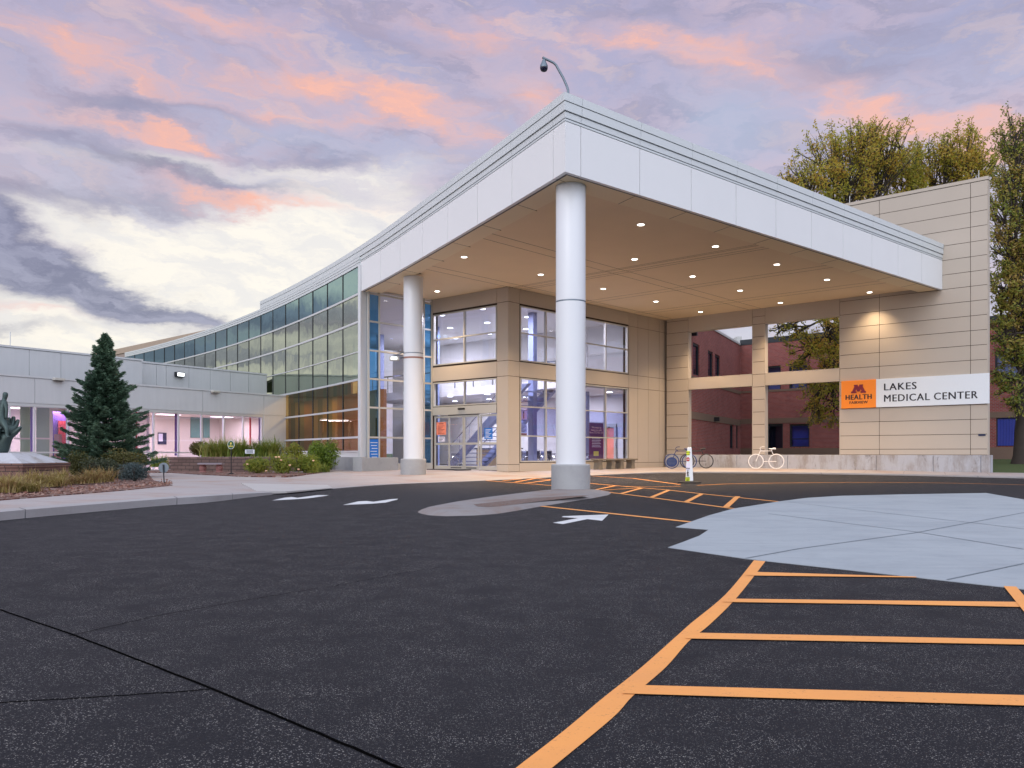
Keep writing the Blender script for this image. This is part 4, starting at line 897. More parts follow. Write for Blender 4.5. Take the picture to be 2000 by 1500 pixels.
# lobby ceiling lamps
mb = MB()
for i, t in enumerate((-1.5, -4.5, -7.5, -10.5, -13.5)):
    for s in (3, 6.5, 9.8):
        p = Pp + Wd * t + Dd * s
        if s == 3 and t < -7.6: continue
        mb = MB(); mb.lathe(tuple(p), [(.16, H(7.29)), (.16, H(7.275))], 16); mb.build('lobby_ceiling_light', M['lens_cool'], ent)
        if s > 5: mb = MB(); mb.lathe(tuple(p), [(.16, H(3.29)), (.16, H(3.275))], 16); mb.build('lobby_ceiling_light', M['lens_cool'], ent)
def area(name, loc, size, e, col, rot=(0, 0, 0)):
    l = bpy.data.lights.new(name, 'AREA'); l.shape = 'DISK'; l.size = size; l.energy = e; l.color = col
    o = bpy.data.objects.new(name, l); C.objects.link(o); o.location = loc; o.rotation_euler = rot; return o
for t, s, z, e in ((-3, 3.2, H(7.2), 700), (-9, 4.5, H(7.2), 650), (-15, 8, H(7.2), 500), (-4, 8.5, H(3.2), 380), (-11, 9, H(3.2), 380)):
    p = Pp + Wd * t + Dd * s; area('lobby_lamp', (*p, z), 1.6, e, (.95, .91, 1.0))
# coloured panels added just inside the curved glass to block the lobby's light
scr = offset_line(cv_, -1.9)[9:20]
for i in range(len(scr) - 1):
    f = Fr(scr[i], scr[i + 1] - scr[i]); L_ = float(np.linalg.norm(scr[i + 1] - scr[i])); mb = MB(); k = 3
    for s in range(k):
        mb.cur = random.choice([0, 0, 2]) if i > 6 else random.choice([1, 1, 0, 2, 3])
        f.box(mb, L_ * s / k, L_ * (s + 1) / k, .26, H(3.1), -.1 - .2 * ((s + i) % 2), 0)
    mb.build('hall_light_block', [M['brown_in'], M['olive_in'], M['tan_in'], M['dark']], hall)
for k_, (u_a, e_) in enumerate(((590, 25), (640, 30), (685, 40))):
    q_ = offset_line(cv_, -.95)[[14, 16, 18][k_]]; area('hall_fill', (*q_, H(3.0)), .8, e_, (1, .72, .40))  # unseen warm fill, added to light the panels behind the lower glass
# lobby furniture
dk = thing('reception_desk', FBk.w(-9.5, .27, 2.2), 'pale reception desk with a dark top inside the lobby beyond the stairs', 'desk')
mb = MB(); FBk.box(mb, -11, -8, .272, 1.28, 1.9, 2.6); mb.build('front', M['tan_in'], dk); mb = MB(); FBk.box(mb, -11.1, -7.9, 1.282, 1.34, 1.8, 2.7); mb.build('top', M['dark'], dk)
for x_, n_, lb in ((-5.2, 3.2, 'blue lobby armchair nearest the doors, seen through the glass'), (-6.4, 3.4, 'blue lobby armchair farther from the doors, seen through the glass')):
    ch = thing('armchair', FBk.w(x_, .272, n_), lb, 'armchair', 'lobby armchairs'); mb = MB(); FBk.box(mb, x_ - .33, x_ + .33, .38, .72, n_ - .3, n_ + .3); mb.build('seat', M['lobby_purple'], ch, bevel=.04)
    mb = MB(); FBk.box(mb, x_ - .33, x_ + .33, .722, 1.15, n_ - .32, n_ - .18); mb.build('backrest', M['lobby_purple'], ch, bevel=.03)
    for q in (-.36, .36): mb = MB(); FBk.box(mb, x_ + q - .04, x_ + q + .04, .27, .92, n_ - .3, n_ + .28); mb.build('armrest', M['dark'], ch, bevel=.02)
mb = MB()
for a_, b_ in ((-3.9, -3.75), (-2.55, -2.4)): FBk.box(mb, a_, b_, .28, 2.7, .01, .12)
FBk.box(mb, -3.75, -2.55, 2.5, 2.7, .01, .12); FBk.box(mb, -3.22, -3.1, .28, 2.5, .02, .10); FBk.box(mb, -3.75, -3.22, .28, .5, .02, .09); FBk.box(mb, -3.1, -2.55, .28, .5, .02, .09); mb.build('inner_door_frame', M['frame'], ent)
mb = MB(); FBk.box(mb, -3.7, -2.6, .5, 2.48, .0, .015); mb.build('inner_door_panel', M['poster_red'], ent)
# ================================================================== RIGHT-HAND CLADDING WALL
wall = thing('cladding_wall', (*J, .27), 'tall beige panelled screen wall with four openings carrying the big name sign', 'wall')
tE = FWl.t(1929); ztop = H(11.76); ct = .644; TH = .32
zs_all = [H(-.09)] + [ztop - ct * k for k in range(18, -1, -1)]
u_ = lambda x: FWl.t(x)
o1a, o1b, o2a, o2b = u_(1344), u_(1469.5), u_(1494), u_(1640)
zo = (H(-.09), H(3.46), H(4.06), H(6.59))
opens = [(o1a, o1b, zo[0], zo[1]), (o1a, o1b, zo[2], zo[3]), (o2a, o2b, zo[0], zo[1]), (o2a, o2b, zo[2], zo[3])]
mb = MB(); holed(FWl, mb, .001, tE - .03, H(-.09), ztop, opens, -TH + .03, -.03); wall_core = mb.build('wall_core', M['stone_gap'], wall)
mb = MB(); tJ = [o2b, u_(1717.5), u_(1895.5), tE]
def rows_between(a, b): return [a] + [z for z in zs_all if a + .12 < z < b - .12] + [b]
lowz = [z for z in zs_all if z < H(7.41)]
for fs_, n0, n1 in ((0, -.03, 0), (1, -TH, -TH + .03)):
    FWl.panels(mb, [0, o1a], rows_between(H(-.09), H(7.41)), n0, n1); FWl.panels(mb, [o1b, o2a], rows_between(H(-.09), H(7.0)), n0, n1)
    FWl.panels(mb, [o1b, o2a], [H(7.0), H(7.41)], n0, n1)
    FWl.panels(mb, [o1a, o1b], [zo[1], zo[2]], n0, n1); FWl.panels(mb, [o2a, o2b], [zo[1], zo[2]], n0, n1)
    FWl.panels(mb, [o1a, o1b], [zo[3], H(7.41)], n0, n1); FWl.panels(mb, [o2a, o2b], [zo[3], H(7.41)], n0, n1)
    FWl.panels(mb, tJ, zs_all, n0, n1); FWl.panels(mb, [0, (o1a + o1b) / 2, o1b, o2b], [H(7.41)] + [z for z in zs_all if z > H(7.6)], n0, n1)
for a, b, c, d in opens:   # reveals
    FWl.box(mb, a - .02, a + .012, c, d, -TH - .004, .004); FWl.box(mb, b - .012, b + .02, c, d, -TH - .004, .004)
    FWl.box(mb, a + .012, b - .012, d - .012, d + .02, -TH - .004, .004)
    if c > 2: FWl.box(mb, a + .012, b - .012, c - .02, c + .012, -TH - .004, .004)
FWl.box(mb, tE - .03, tE + .01, H(-.09), ztop, -TH, -.03)
mb.build('cladding', M['stone'], wall)
mb = MB(); FWl.box(mb, 0, tE + .03, ztop + .015, ztop + .16, -TH - .02, .02); mb.build('wall_cap', M['stone'], wall)
mb = MB(); cj = [u_(1290)] + [u_(x) for x in (1355, 1441, 1540, 1713, 1824, 1917, 1935)]
cj = [0.0] + [t for t in cj if t > .5]
for i in range(len(cj) - 1): FWl.box(mb, cj[i] + .008, cj[i + 1] - .008, -.2, H(-.10), -TH - .1, .12)
mb.build('concrete_plinth', M['stained'], wall, bevel=.02)
mb = MB(); FWl.box(mb, .1, cj[-1] - .1, -.2, H(-.14), -TH, .10); mb.build('plinth_backing', M['seam'], wall)
# ---- the sign
sg = thing('name_sign', FWl.w(u_(1642), H(1.8), .1), 'wide white and orange building name sign mounted on the beige wall', 'sign')
fz = .10; s0, s1, s2 = FWl.t(1643, fz), FWl.t(1711, fz), FWl.t(1932, fz); sz0, sz1 = FWl.z(1780, 793.3, fz), FWl.z(1780, 736.8, fz)
mb = MB(); FWl.box(mb, s1, s2, sz0, sz1, .02, fz); mb.build('white_panel', M['sign_white'], sg, bevel=.008)
mb = MB(); FWl.box(mb, s0, s1 - .002, sz0, sz1, .02, fz); op = mb.build('orange_panel', M['sign_orange'], sg, bevel=.008)
sh = sz1 - sz0; sw = s2 - s0
X_ = lambda px: FWl.t(1640 + px / 6.667, fz); Zr = lambda f: sz0 + sh * f
mb = MB(); letter(mb, FWl, 'LAKES', X_(580), Zr(.565), fz + .004, .272 * sh * 1.38, .004, 1.1); b1_ = len(mb.v)
def fitted(mb, body, t0, t1, z0, z1, n, bold=0.0, space=1.0):
    vs, fs = text_faces(body, 1.0, 0, space); a = np.array(vs); x0, x1, y0, y1 = a[:, 0].min(), a[:, 0].max(), a[:, 1].min(), a[:, 1].max()
    for q_, o_ in enumerate((0, -bold, bold)): mb.add([FWl.w(t0 + o_ + (x - x0) / (x1 - x0) * (t1 - t0), z0 + (y - y0) / (y1 - y0) * (z1 - z0), n + .0015 * q_) for x, y in vs], fs)
mb = MB(); fitted(mb, 'LAKES', X_(580), X_(1000), Zr(.585), Zr(.83), fz + .004, .010, 1.12); mb.build('name_lettering', M['ink'], sg)
for wd_, a_, b_ in (('MEDICAL', 580, 1172), ('CENTER', 1230, 1797)): mb = MB(); fitted(mb, wd_, X_(a_), X_(b_), Zr(.185), Zr(.43), fz + .004, .010, 1.12); mb.build('name_lettering', M['ink'], sg)
mb = MB(); fitted(mb, 'HEALTH', X_(80), X_(415), Zr(.31), Zr(.485), fz + .004, .014, 1.14); mb.build('emblem_lettering', M['ink'], op)
mb = MB(); fitted(mb, 'FAIRVIEW', X_(130), X_(365), Zr(.155), Zr(.25), fz + .004, .006, 1.1); mb.build('emblem_lettering', M['ink'], op)
Mp = [(.20, 1), (.43, 1), (.50, .74), (.57, 1), (.80, 1), (.80, .82), (.765, .82), (.93, .2), (1, .2), (1, 0), (.64, 0), (.64, .2), (.71, .2), (.655, .46), (.575, .17), (.425, .17), (.345, .46), (.29, .2), (.36, .2), (.36, 0), (0, 0), (0, .2), (.07, .2), (.235, .82), (.20, .82)]
mb = MB(); t0, t1, z0, z1 = X_(150), X_(343), Zr(.54), Zr(.84); FWl.poly(mb, [(t0 + a * (t1 - t0), z0 + b * (z1 - z0)) for a, b in Mp], fz, fz + .02); mb.build('emblem', M['maroon'], op)
# small plate low on the wall
mb = MB(); FWl.box(mb, FWl.t(1911), FWl.t(1925), FWl.z(1918, 851.5), FWl.z(1918, 848), .0, .03); tag(mb.build('wall_plate', M['navy']), 'tiny dark plate low on the beige wall near its right edge', 'plate')
# ================================================================== LOW WING (left)
wd = unit((.522, .853)); W1 = V2(-12.8, 48.4); W0 = W1 - wd * 34; FW = Fr(W0, wd)
wing = thing('low_wing', (*(W0 + wd * 17), .15), 'low grey stucco wing with a lit window strip behind the spruce tree', 'building')
tA = -2.0; tS = FW.t(514.5)
mb = MB(); pj = [tA] + [FW.t(u) for u in (-150, 68, 232, 396, 515.5)] + [34.15]
FW.panels(mb, pj, [3.14, 4.22], -.3, 0, .02); FW.box(mb, tA, 34.15, 4.23, 4.31, -.35, .03)
FW.panels(mb, [tS, 34.15], [.15, 3.12], -.3, 0, .02)
FW.box(mb, tA, 34.1, 3.0, 4.25, -.32, -.03)
mb.build('fascia_wall', M['wing'], wing)
mb = MB(); tU = FW.t(278, -2.08); tV = FW.t(324.6, -2.78); tUa = FW.t(305.8, -2.78)
FW.panels(mb, [tA] + [FW.t(u, -2.08) for u in (57, 119, 200)] + [tU], [4.2, 5.66], -2.38, -2.08, .02); FW.box(mb, tA, tU + .03, 5.67, 5.76, -2.4, -2.05)
FW.panels(mb, [tU] + [FW.t(u, -2.78) for u in (305.8, 324.6, 369, 410.6, 449.8, 485.6, 520.6)] + [35.1], [4.2, 5.66], -3.08, -2.78, .02); FW.box(mb, tU + .04, 35.1, 5.67, 5.76, -3.1, -2.75)
FW.box(mb, tA, tU - .02, 4.2, 5.6, -2.37, -2.12); FW.box(mb, tU, 35.0, 4.2, 5.6, -3.07, -2.82)
mb.build('upper_wall', M['wing'], wing)
mb = MB(); mb.prism([FW.w(tA, 0, -.3)[:2], FW.w(34.1, 0, -.3)[:2], FW.w(35, 0, -2.8)[:2], FW.w(tA, 0, -2.8)[:2]], 4.05, 4.2)
mb.prism([FW.w(tA, 0, -3.1)[:2], FW.w(35, 0, -3.1)[:2], FW.w(36.5, 0, -8)[:2], FW.w(37, 0, -14)[:2], FW.w(tA, 0, -14)[:2]], 5.4, 5.55)
mb.build('roof', M['roofcap'], wing)
# window strip
mb = MB(); mu = [-60, 20, 68.5, 133.5, 200, 264, 301.5, 350, 395, 438.5, 476.5, 513]; mt = [tA + .1] + [FW.t(u) for u in mu]
FW.box(mb, tA, tS, 3.03, 3.115, -.16, -.02); FW.box(mb, tA, tS, .15, .26, -.2, .04); FW.box(mb, tA, tS, 1.04, 1.10, -.12, -.03)
for t in mt: FW.box(mb, t - .03, t + .03, .26, 3.03, -.14, -.025)
mb.build('window_frame', M['frame_white'], wing)
for i in range(len(mt) - 1):
    mb = MB()
    for a, b in ((.26, 1.04), (1.10, 3.03)):
        e = random.uniform(-.003, .003); mb.add([FW.w(mt[i] + .03, a, -.08 + e), FW.w(mt[i + 1] - .03, a, -.08 - e), FW.w(mt[i + 1] - .03, b, -.08 - e), FW.w(mt[i] + .03, b, -.08 + e)], [(0, 1, 2, 3)])
    mb.build('window', M['glass_wing'], wing)
mb = MB(); DB = -5.2
FW.box(mb, tA, 34.6, .2, 3.1, DB - .2, DB); FW.box(mb, tA, 34.0, .1, .2, DB, -.2); FW.box(mb, tA, 34.0, 3.1, 3.14, DB, -.3)
FW.box(mb, 33.6, 33.8, .2, 3.1, DB, -.25); 
for u in (62, 344): 
    t = FW.t(u, -.5)
FW.box(mb, FW.t(262, -2.6), FW.t(262, -2.6) + .15, .2, 3.1, DB, -1.6)
mb.build('room_walls', M['pinkwall'], wing)
fb_ = lambda u0, u1, v0, v1, n, m, name: (lambda q: (FW.box(q, FW.t(u0, n), FW.t(u1, n), FW.z((u0 + u1) / 2, v1, n), FW.z((u0 + u1) / 2, v0, n), n, n + .04), q.build(name, m, wing)))(MB())
fb_(372, 393.5, 806, 855, DB + .02, M['teal'], 'blind'); fb_(396.5, 409, 806, 855, DB + .02, M['teal'], 'blind'); fb_(452, 475, 810, 856, DB + .02, M['teal'], 'blind'); fb_(479, 484.5, 813, 856, DB + .02, M['teal'], 'blind')
fb_(487, 491, 815, 872, -2.5, M['red'], 'red_pilaster'); fb_(341, 347, 800, 890, -.8, M['purple'], 'purple_tint_strip'); fb_(505, 509.5, 808, 880, -.8, M['purple'], 'purple_tint_strip'); fb_(59, 67.5, 788, 928, -.8, M['purple'], 'purple_tint_strip')  # purple strips stand in for tint effects seen in the glass
fb_(308, 324.5, 845, 868, DB + .02, M['navy'], 'picture'); fb_(309.5, 317, 847, 862, DB + .07, M['paper'], 'picture'); fb_(281, 291, 857, 864.5, -3, M['navy'], 'screen')
fb_(262, 271, 805, 880, -2.4, M['red'], 'red_pilaster')
fb_(39, 58, 790, 927, -2.2, M['greenblind'], 'green_curtain'); fb_(70.5, 98, 790, 925, -1.6, M['greenblind'], 'green_curtain'); fb_(102.5, 134, 790, 925, -2.6, M['purple'], 'inner_doorway'); fb_(113, 131, 822, 880, -2.5, M['red'], 'red_display'); fb_(106, 120, 848, 912, -2.4, M['pink_stone'], 'counter')
mb = MB()
for u0, u1, v0, v1 in ((98, 103, 797, 924), (102, 131, 797, 804), (102, 131, 914, 921), (70, 98, 855, 858), (28, 58, 855, 858)): FW.box(mb, FW.t(u0, -1.2), FW.t(u1, -1.2), FW.z((u0 + u1) / 2, v1, -1.2), FW.z((u0 + u1) / 2, v0, -1.2), -1.25, -1.2)
mb.build('inner_door_frame', mat('cream_door_frame', (.7, .58, .42), .5), wing)
wcl = emit('wing_ceiling_lamp', (1, .93, .86), 4)
for t in (4, 8, 12, 16, 20, 24, 28, 31.5): mb = MB(); FW.box(mb, t, t + 1.2, 3.07, 3.09, -3.4, -2.9); mb.build('ceiling_lamp', wcl, wing)
for t, e in ((10, 130), (16, 130), (22.5, 160), (28, 150), (32, 90)):
    q = FW.w(t, 3.0, -2.8); area('wing_room_lamp', q, 1.4, e, (1, .90, .92))
# lamps on the wing
def walllamp(u, v, n, label, big=False):
    t = FW.t(u, n); z = FW.z(u, v, n); o = thing('wall_floodlight', FW.w(t, z, n), label, 'wall lamp', 'small lamps on the low grey wing')
    w_ = .24 if not big else .26; m1 = MB(); FW.box(m1, t - w_, t + w_, z - .05 if not big else z - .14, z + .07 if not big else z + .12, n + .02, n + .22); m1.build('housing', M['frame'] if not big else M['dark'], o, bevel=.02)
    m1 = MB(); FW.box(m1, t - w_ * .8, t + w_ * .8, z - .065 if not big else z - .10, z - .052 if not big else z + .08, n + .05 if not big else n + .225, n + .2 if not big else n + .235); m1.build('lens', M['dark'] if not big else M['flood'], o)
walllamp(112, 741.5, 0, 'small wall lamp under the roof edge left of the spruce tree'); walllamp(418, 765.5, 0, 'small wall lamp on the fascia above the right-hand lit windows'); walllamp(348, 731.5, -2.78, 'square lit floodlight on the upper set-back wall of the wing', True)
mb = MB(); mb.tube([FW.w(FW.t(20, -6), 5.4, -6), FW.w(FW.t(20, -6), 6.9, -6)], .02); tag(mb.build('roof_aerial', M['frame_white']), 'thin pale aerial rod standing on the low wing roof at far left', 'aerial')
# far tan building behind the curved front
fa, fb2 = V2(*at(150, 100)[:2]), V2(*at(455, 74)[:2]); ff = Fr(fa, fb2 - fa); L_ = float(np.linalg.norm(fb2 - fa)); far = thing('far_building', (*fa, 0), 'tan flat-topped building showing above the curved roof edge on the left', 'building')
mb = MB(); ff.box(mb, 0, L_, 0, 11.6, -12, 0); mb.build('wall', mat('far_tan_wall', (.34, .27, .24), .8, 0, .05), far)
mb = MB(); ff.box(mb, -.1, L_ + .1, 11.62, 12.2, -12, .1); mb.build('roof_edge', mat('far_roof_edge', (.40, .31, .24), .7), far)
# ================================================================== BRICK BUILDING (right, behind the wall)
Bc = V2(16.25, 60.67); FB = Fr(Bc, Wd); bd = unit((.44, .898)); FB2 = Fr(Bc - bd * 14.9, bd)
brick = thing('brick_building', (*Bc, .6), 'dark red brick two-storey building with tan bands behind the beige wall', 'building')
ztb = H(7.64); WB = []
for u0, u1, v0, v1 in ((1495.5, 1525, 714.7, 765), (1541, 1577, 712, 760), (1498, 1529, 828, 881), (1542, 1581, 828, 873), (1943, 1998, 684.9, 737.7), (1945.5, 1998, 806.5, 872)):
    WB.append((FB.t(u0), FB.t(u1), FB.z((u0 + u1) / 2, v1), FB.z((u0 + u1) / 2, v0)))
mb = MB(); holed(FB, mb, .001, 34, .1, ztb, WB, -.5, 0); mb.build('brick_wall', M['brick'], brick)
WS = []
for u0, u1, v0, v1 in ((1344, 1348.5, 662, 740), (1353.3, 1366, 671, 733), (1382.7, 1392.6, 686, 735), (1396.5, 1406.2, 693.3, 735.2), (1425.3, 1432.3, 828, 876), (1438, 1442, 829, 876)):
    WS.append((FB2.t(u0), FB2.t(u1), FB2.z((u0 + u1) / 2, v1), FB2.z((u0 + u1) / 2, v0)))
mb = MB(); holed(FB2, mb, 0, 14.9, .1, ztb, WS, -.5, 0); mb.build('side_brick_wall', M['brick2'], brick)
for k, (r, f, m_) in enumerate([(r, FB, M['glass_dark']) for r in WB] + [(r, FB2, M['glass_dark']) for r in WS]):
    m1 = MB(); f.box(m1, r[0], r[0] + .09, r[2], r[3], -.2, -.06); f.box(m1, r[1] - .09, r[1], r[2], r[3], -.2, -.06); f.box(m1, r[0] + .09, r[1] - .09, r[3] - .12, r[3], -.2, -.06); f.box(m1, r[0] + .09, r[1] - .09, r[2], r[2] + .06, -.2, -.06)
    if k in (3, 4): zc = r[2] + (r[3] - r[2]) * (.55 if k == 4 else .35); f.box(m1, r[0] + .09, r[1] - .09, zc - .03, zc + .03, -.19, -.06)
    o = m1.build('window', M['roofcap'], brick)
    m1 = MB(); m1.add([f.w(r[0] + .09, r[2], -.12), f.w(r[1] - .09, r[2], -.12), f.w(r[1] - .09, r[3], -.12), f.w(r[0] + .09, r[3], -.12)], [(0, 1, 2, 3)]); m1.build('pane', m_, o)
    m1 = MB(); f.box(m1, r[0] - .1, r[1] + .1, r[2], r[3], -.7, -.45); m1.build('blind', {0: M['lobby_purple'], 1: M['lobby_purple'], 3: mat('blue_blind', (.10, .16, .62), .6), 4: M['sign_white'], 5: mat('blue_louvre', (.04, .06, .42), .5), 10: mat('lit_yellow_blind', (.6, .42, .08), .6), 11: M['sign_white']}.get(k, M['dark']), o)  # yellow blind and last white one carry lit-window glow as plain colour
r = WB[5]; m1 = MB()
for k in range(16): t = r[0] + .1 + (r[1] - r[0] - .2) * k / 15; FB.box(m1, t - .02, t + .02, r[2] + .05, r[3] - .35, -.10, -.04)
m1.build('louvre_bars', mat('blue_bars', (.07, .10, .55), .4), brick)
mb = MB()
FB.box(mb, .03, 34, FB.z(1500, 827), FB.z(1500, 817.3), .001, .035); FB.box(mb, .03, 34, FB.z(1500, 765.5), FB.z(1500, 761), .001, .035); FB.box(mb, .03, 34, .1, FB.z(1560, 875), .001, .05)
FB2.box(mb, 0, 14.85, FB2.z(1400, 825.3), FB2.z(1400, 812), .001, .035); FB2.box(mb, 0, 14.85, FB2.z(1440, 769), FB2.z(1440, 763), .001, .035); FB2.box(mb, 0, 14.8, .1, .95, .001, .05)
mb.build('stone_bands', M['tan'], brick)
mb = MB(); FB.box(mb, -.0, 34, ztb, ztb + .38, -.5, .04); mb.build('roof_edge', M['roofcap'], brick)
mb = MB(); FB2.box(mb, 0, 14.7, ztb, ztb + .14, -.5, .06); FB2.box(mb, 0, 14.4, ztb + .14, ztb + .2, -3, -.3); mb.build('side_roof_edge', M['whitecap'], brick)
mb = MB(); p0, p1 = at(1440, 66)[:2], at(1468, 66)[:2]; mb.box(p0[0], p0[0] + .35, 66, 68, 7.5, H((HZ - 657) * 66 / FP)); mb.box(p0[0] + .35, p1[0], 66.1, 66.3, 7.5, H((HZ - 668) * 66 / FP)); mb.build('rooftop_unit', M['whitecap'], brick)
mb = MB(); ts = FB2.t(1394); zz = FB2.z(1394, 812); FB2.box(mb, ts - .1, ts + .1, zz - .35, zz - .1, .04, .35); tag(mb.build('wall_camera', M['dark']), 'small black camera on the brick wall seen through the lower left opening', 'camera')
mb = MB(); ts = FB2.t(1351.5); zz = FB2.z(1351.5, 651); FB2.box(mb, ts - .1, ts + .1, zz - .15, zz + .15, .01, .3); tag(mb.build('wall_camera', M['dark']), 'small dark lamp high on the brick wall at the upper left opening', 'wall lamp')
# rods on the beige wall
for u, lb in ((1658, 'thin short rod on top of the beige wall near the canopy'), (1910.5, 'thin short rod on top of the beige wall near its right end')):
    t = FWl.t(u); mb = MB(); mb.tube([FWl.w(t, ztop + .12, -.1), FWl.w(t, ztop + .5, -.1)], .012); tag(mb.build('lightning_rod', M['frame_white']), lb, 'rod')
# ================================================================== SECURITY CAMERA ON THE CANOPY
cm = thing('dome_camera', at(1109, 22.15, 183), 'dark dome security camera hanging from a bent pole on the canopy corner', 'camera')
P3 = lambda l, Yd: [at(u, Yd, v) for u, v in l]
mb = MB(); mb.tube(P3([(1109.5, 190), (1109.5, 176), (1107, 168), (1100, 152), (1092, 138), (1086, 127), (1081, 122.5), (1072, 118), (1062, 113.5), (1060, 112)], 22.2), .033, 10); mb.build('pole', M['steel'], cm, smooth=True)
cx_, cy_, cz_ = at(1062.3, 22.2, 140); k = 22.2 / FP
mb = MB(); mb.lathe((cx_, cy_), [(.02, cz_ + 26 * k), (.045, cz_ + 22 * k), (.07, cz_ + 17 * k), (.10, cz_ + 12 * k), (.104, cz_ + 8 * k)], 24); mb.build('housing', M['steel'], cm, smooth=True)
mb = MB(); mb.lathe((cx_, cy_), [(.104, cz_ + 8 * k), (.10, cz_ + 5 * k), (.075, cz_ + 1.5 * k), (.03, cz_)], 24); mb.build('dome', mat('camera_dome', (.01, .01, .03), .1), cm, smooth=True)
# ================================================================== STREET THINGS
# bicycle-shaped racks
def rack(name, label, u, v, Yd, zg, m, disc=None, r=.365, ds=.95, group='bicycle-shaped racks by the beige wall'):
    x0 = (u - CX) / FP * Yd; a = unit((.94, -.34)); P = lambda s, z, n=0: (x0 + a[0] * s + a[1] * n, Yd + a[1] * s - a[0] * n, zg + z)
    o = thing(name, (x0, Yd, zg), label, 'bicycle rack', group)
    for c in (0, ds):
        m1 = MB(); m1.tube([P(c + (r - .02) * math.cos(t), r + (r - .02) * math.sin(t)) for t in np.linspace(0, 2 * math.pi, 41)[:-1]], .025, 8, closed=True); m1.build('wheel', m, o, smooth=True)
    m1 = MB(); hub = r
    m1.tube([P(0, hub), P(.21, hub + .53)], .018); m1.tube([P(.19, hub + .50), P(.72, hub + .51)], .018); m1.tube([P(.72, hub + .55), P(.80, hub + .35)], .018); m1.tube([P(r, hub), P(ds, hub)], .016)
    m1.build('frame', m, o, smooth=True)
    m1 = MB(); m1.tube([P(.30, hub + .53), P(.21, hub + .56), P(.19, hub + .63), P(.23, hub + .69), P(.31, hub + .71), P(.40, hub + .71)], .016); m1.build('handlebar', m, o, smooth=True)
    m1 = MB(); m1.tube([P(.60, hub + .62), P(.72, hub + .60), P(.84, hub + .62), P(.92, hub + .61)], [.02, .035, .05, .045], 10); m1.tube([P(.74, hub + .53), P(.74, hub + .60)], .016, 8); m1.build('saddle', m, o, smooth=True)
    if disc:
        m1 = MB(); m1.tube([P(0, hub, -.01), P(0, hub, .01)], r * .78, 32)
        vs = []; m1 = MB()
        for t in (-.012, .012): vs += [P(r * .74 * math.cos(q), hub - .04 + r * .66 * math.sin(q), t) for q in np.linspace(0, 2 * math.pi, 33)[:-1]]
        m1.add(vs, [tuple(range(32)), tuple(range(63, 31, -1))] + [(i, (i + 1) % 32, (i + 1) % 32 + 32, i + 32) for i in range(32)]); d_ = m1.build('sign_disc', m, o)
        m1 = MB()
        for zz, hw in ((.10, .17), (.0, .2), (-.09, .16)): m1.tube([P(-hw, hub - .04 + zz, .02), P(hw, hub - .04 + zz, .02)], .007)
        m1.build('disc_marks', disc, d_)
    return o
rack('bicycle_rack', 'white bicycle-shaped rack standing before the stained concrete plinth', 1476.4, 914, 41.5, .27, M['white_metal'])
rack('bicycle_rack', 'dark blue bicycle-shaped rack with a filled sign disc in its front wheel', 1312, 912, 42.2, .27, M['blue_metal'], M['steel'], ds=.86)
rack('bicycle_rack', 'dark grey bicycle-shaped rack behind the white crosswalk post', 1342, 912, 43.3, .27, M['grey_metal'])
# crosswalk post
bx, by, bz = on_road(1346.5, 943.5); dpt = thing('crosswalk_post', (bx, by, bz), 'white plastic crosswalk post with yellow and red stickers on a black base', 'traffic post'); s = by / FP
fd = Fr((bx, by), (.97, -.22)); hgt = 70 * s
mb = MB(); mb.lathe((bx, by), [(.40, bz), (.40, bz + .035), (.30, bz + .06), (.16, bz + .075)], 8, math.pi / 8); mb.build('base', M['black'], dpt)
mb = MB(); w0, w1, d0 = 7.4 * s, 4.2 * s, .10
mb.hexa([fd.w(-w0, bz + .07, -d0), fd.w(w0, bz + .07, -d0), fd.w(w0, bz + .07, d0), fd.w(-w0, bz + .07, d0), fd.w(-w1, bz + hgt, -d0 * .6), fd.w(w1, bz + hgt, -d0 * .6), fd.w(w1, bz + hgt, d0 * .6), fd.w(-w1, bz + hgt, d0 * .6)])
mb.build('body', M['sign_white'], dpt, bevel=.025)
def sticker(z0, z1, x0, x1, m, name, txt=None, sz=.06, tm=None, par=dpt):
    sl_ = lambda z: d0 + (d0 * .6 - d0) * (z - .07) / (hgt - .07) + .004
    m1 = MB(); m1.add([fd.w(x0, bz + z0, sl_(z0)), fd.w(x1, bz + z0, sl_(z0)), fd.w(x1, bz + z1, sl_(z1)), fd.w(x0, bz + z1, sl_(z1))], [(0, 1, 2, 3)]); o = m1.build(name, m, par)
    if txt:
        m1 = MB()
        for k, ln in enumerate(txt):
            zt = z1 - (k + .85) * (z1 - z0) / len(txt); letter(m1, fd, ln, (x0 + x1) / 2, bz + zt, sl_(zt) + .006, sz, .002, 1, 'CENTER')
        m1.build('lettering', tm or M['ink'], o)
    return o
q = hgt
sticker(.775 * q, .895 * q, -.10, .015, M['yellow'], 'sticker', ['STATE', 'LAW'], .05); sticker(.36 * q, .55 * q, -.11, .02, M['paper'], 'sticker', ['FOR'], .065); sticker(.06 * q, .17 * q, -.125, .015, M['yellow'], 'sticker', ['WITHIN', 'CROSS', 'WALK'], .034)
m1 = MB(); cz = .665 * q; vs = [fd.w(-.045 + .065 * math.cos(t), bz + cz + .072 * math.sin(t), d0 * .78 + .012) for t in np.linspace(math.pi / 8, 2 * math.pi + math.pi / 8, 9)[:-1]]; m1.add(vs, [tuple(range(8))]); so_ = m1.build('stop_symbol', M['stop_red'], dpt)
m1 = MB(); letter(m1, fd, 'STOP', -.045, bz + cz - .016, d0 * .78 + .018, .045, .002, 1, 'CENTER'); m1.build('lettering', M['text_white'], so_)
m1 = MB(); cz = .27 * q; n_ = .096 + .01
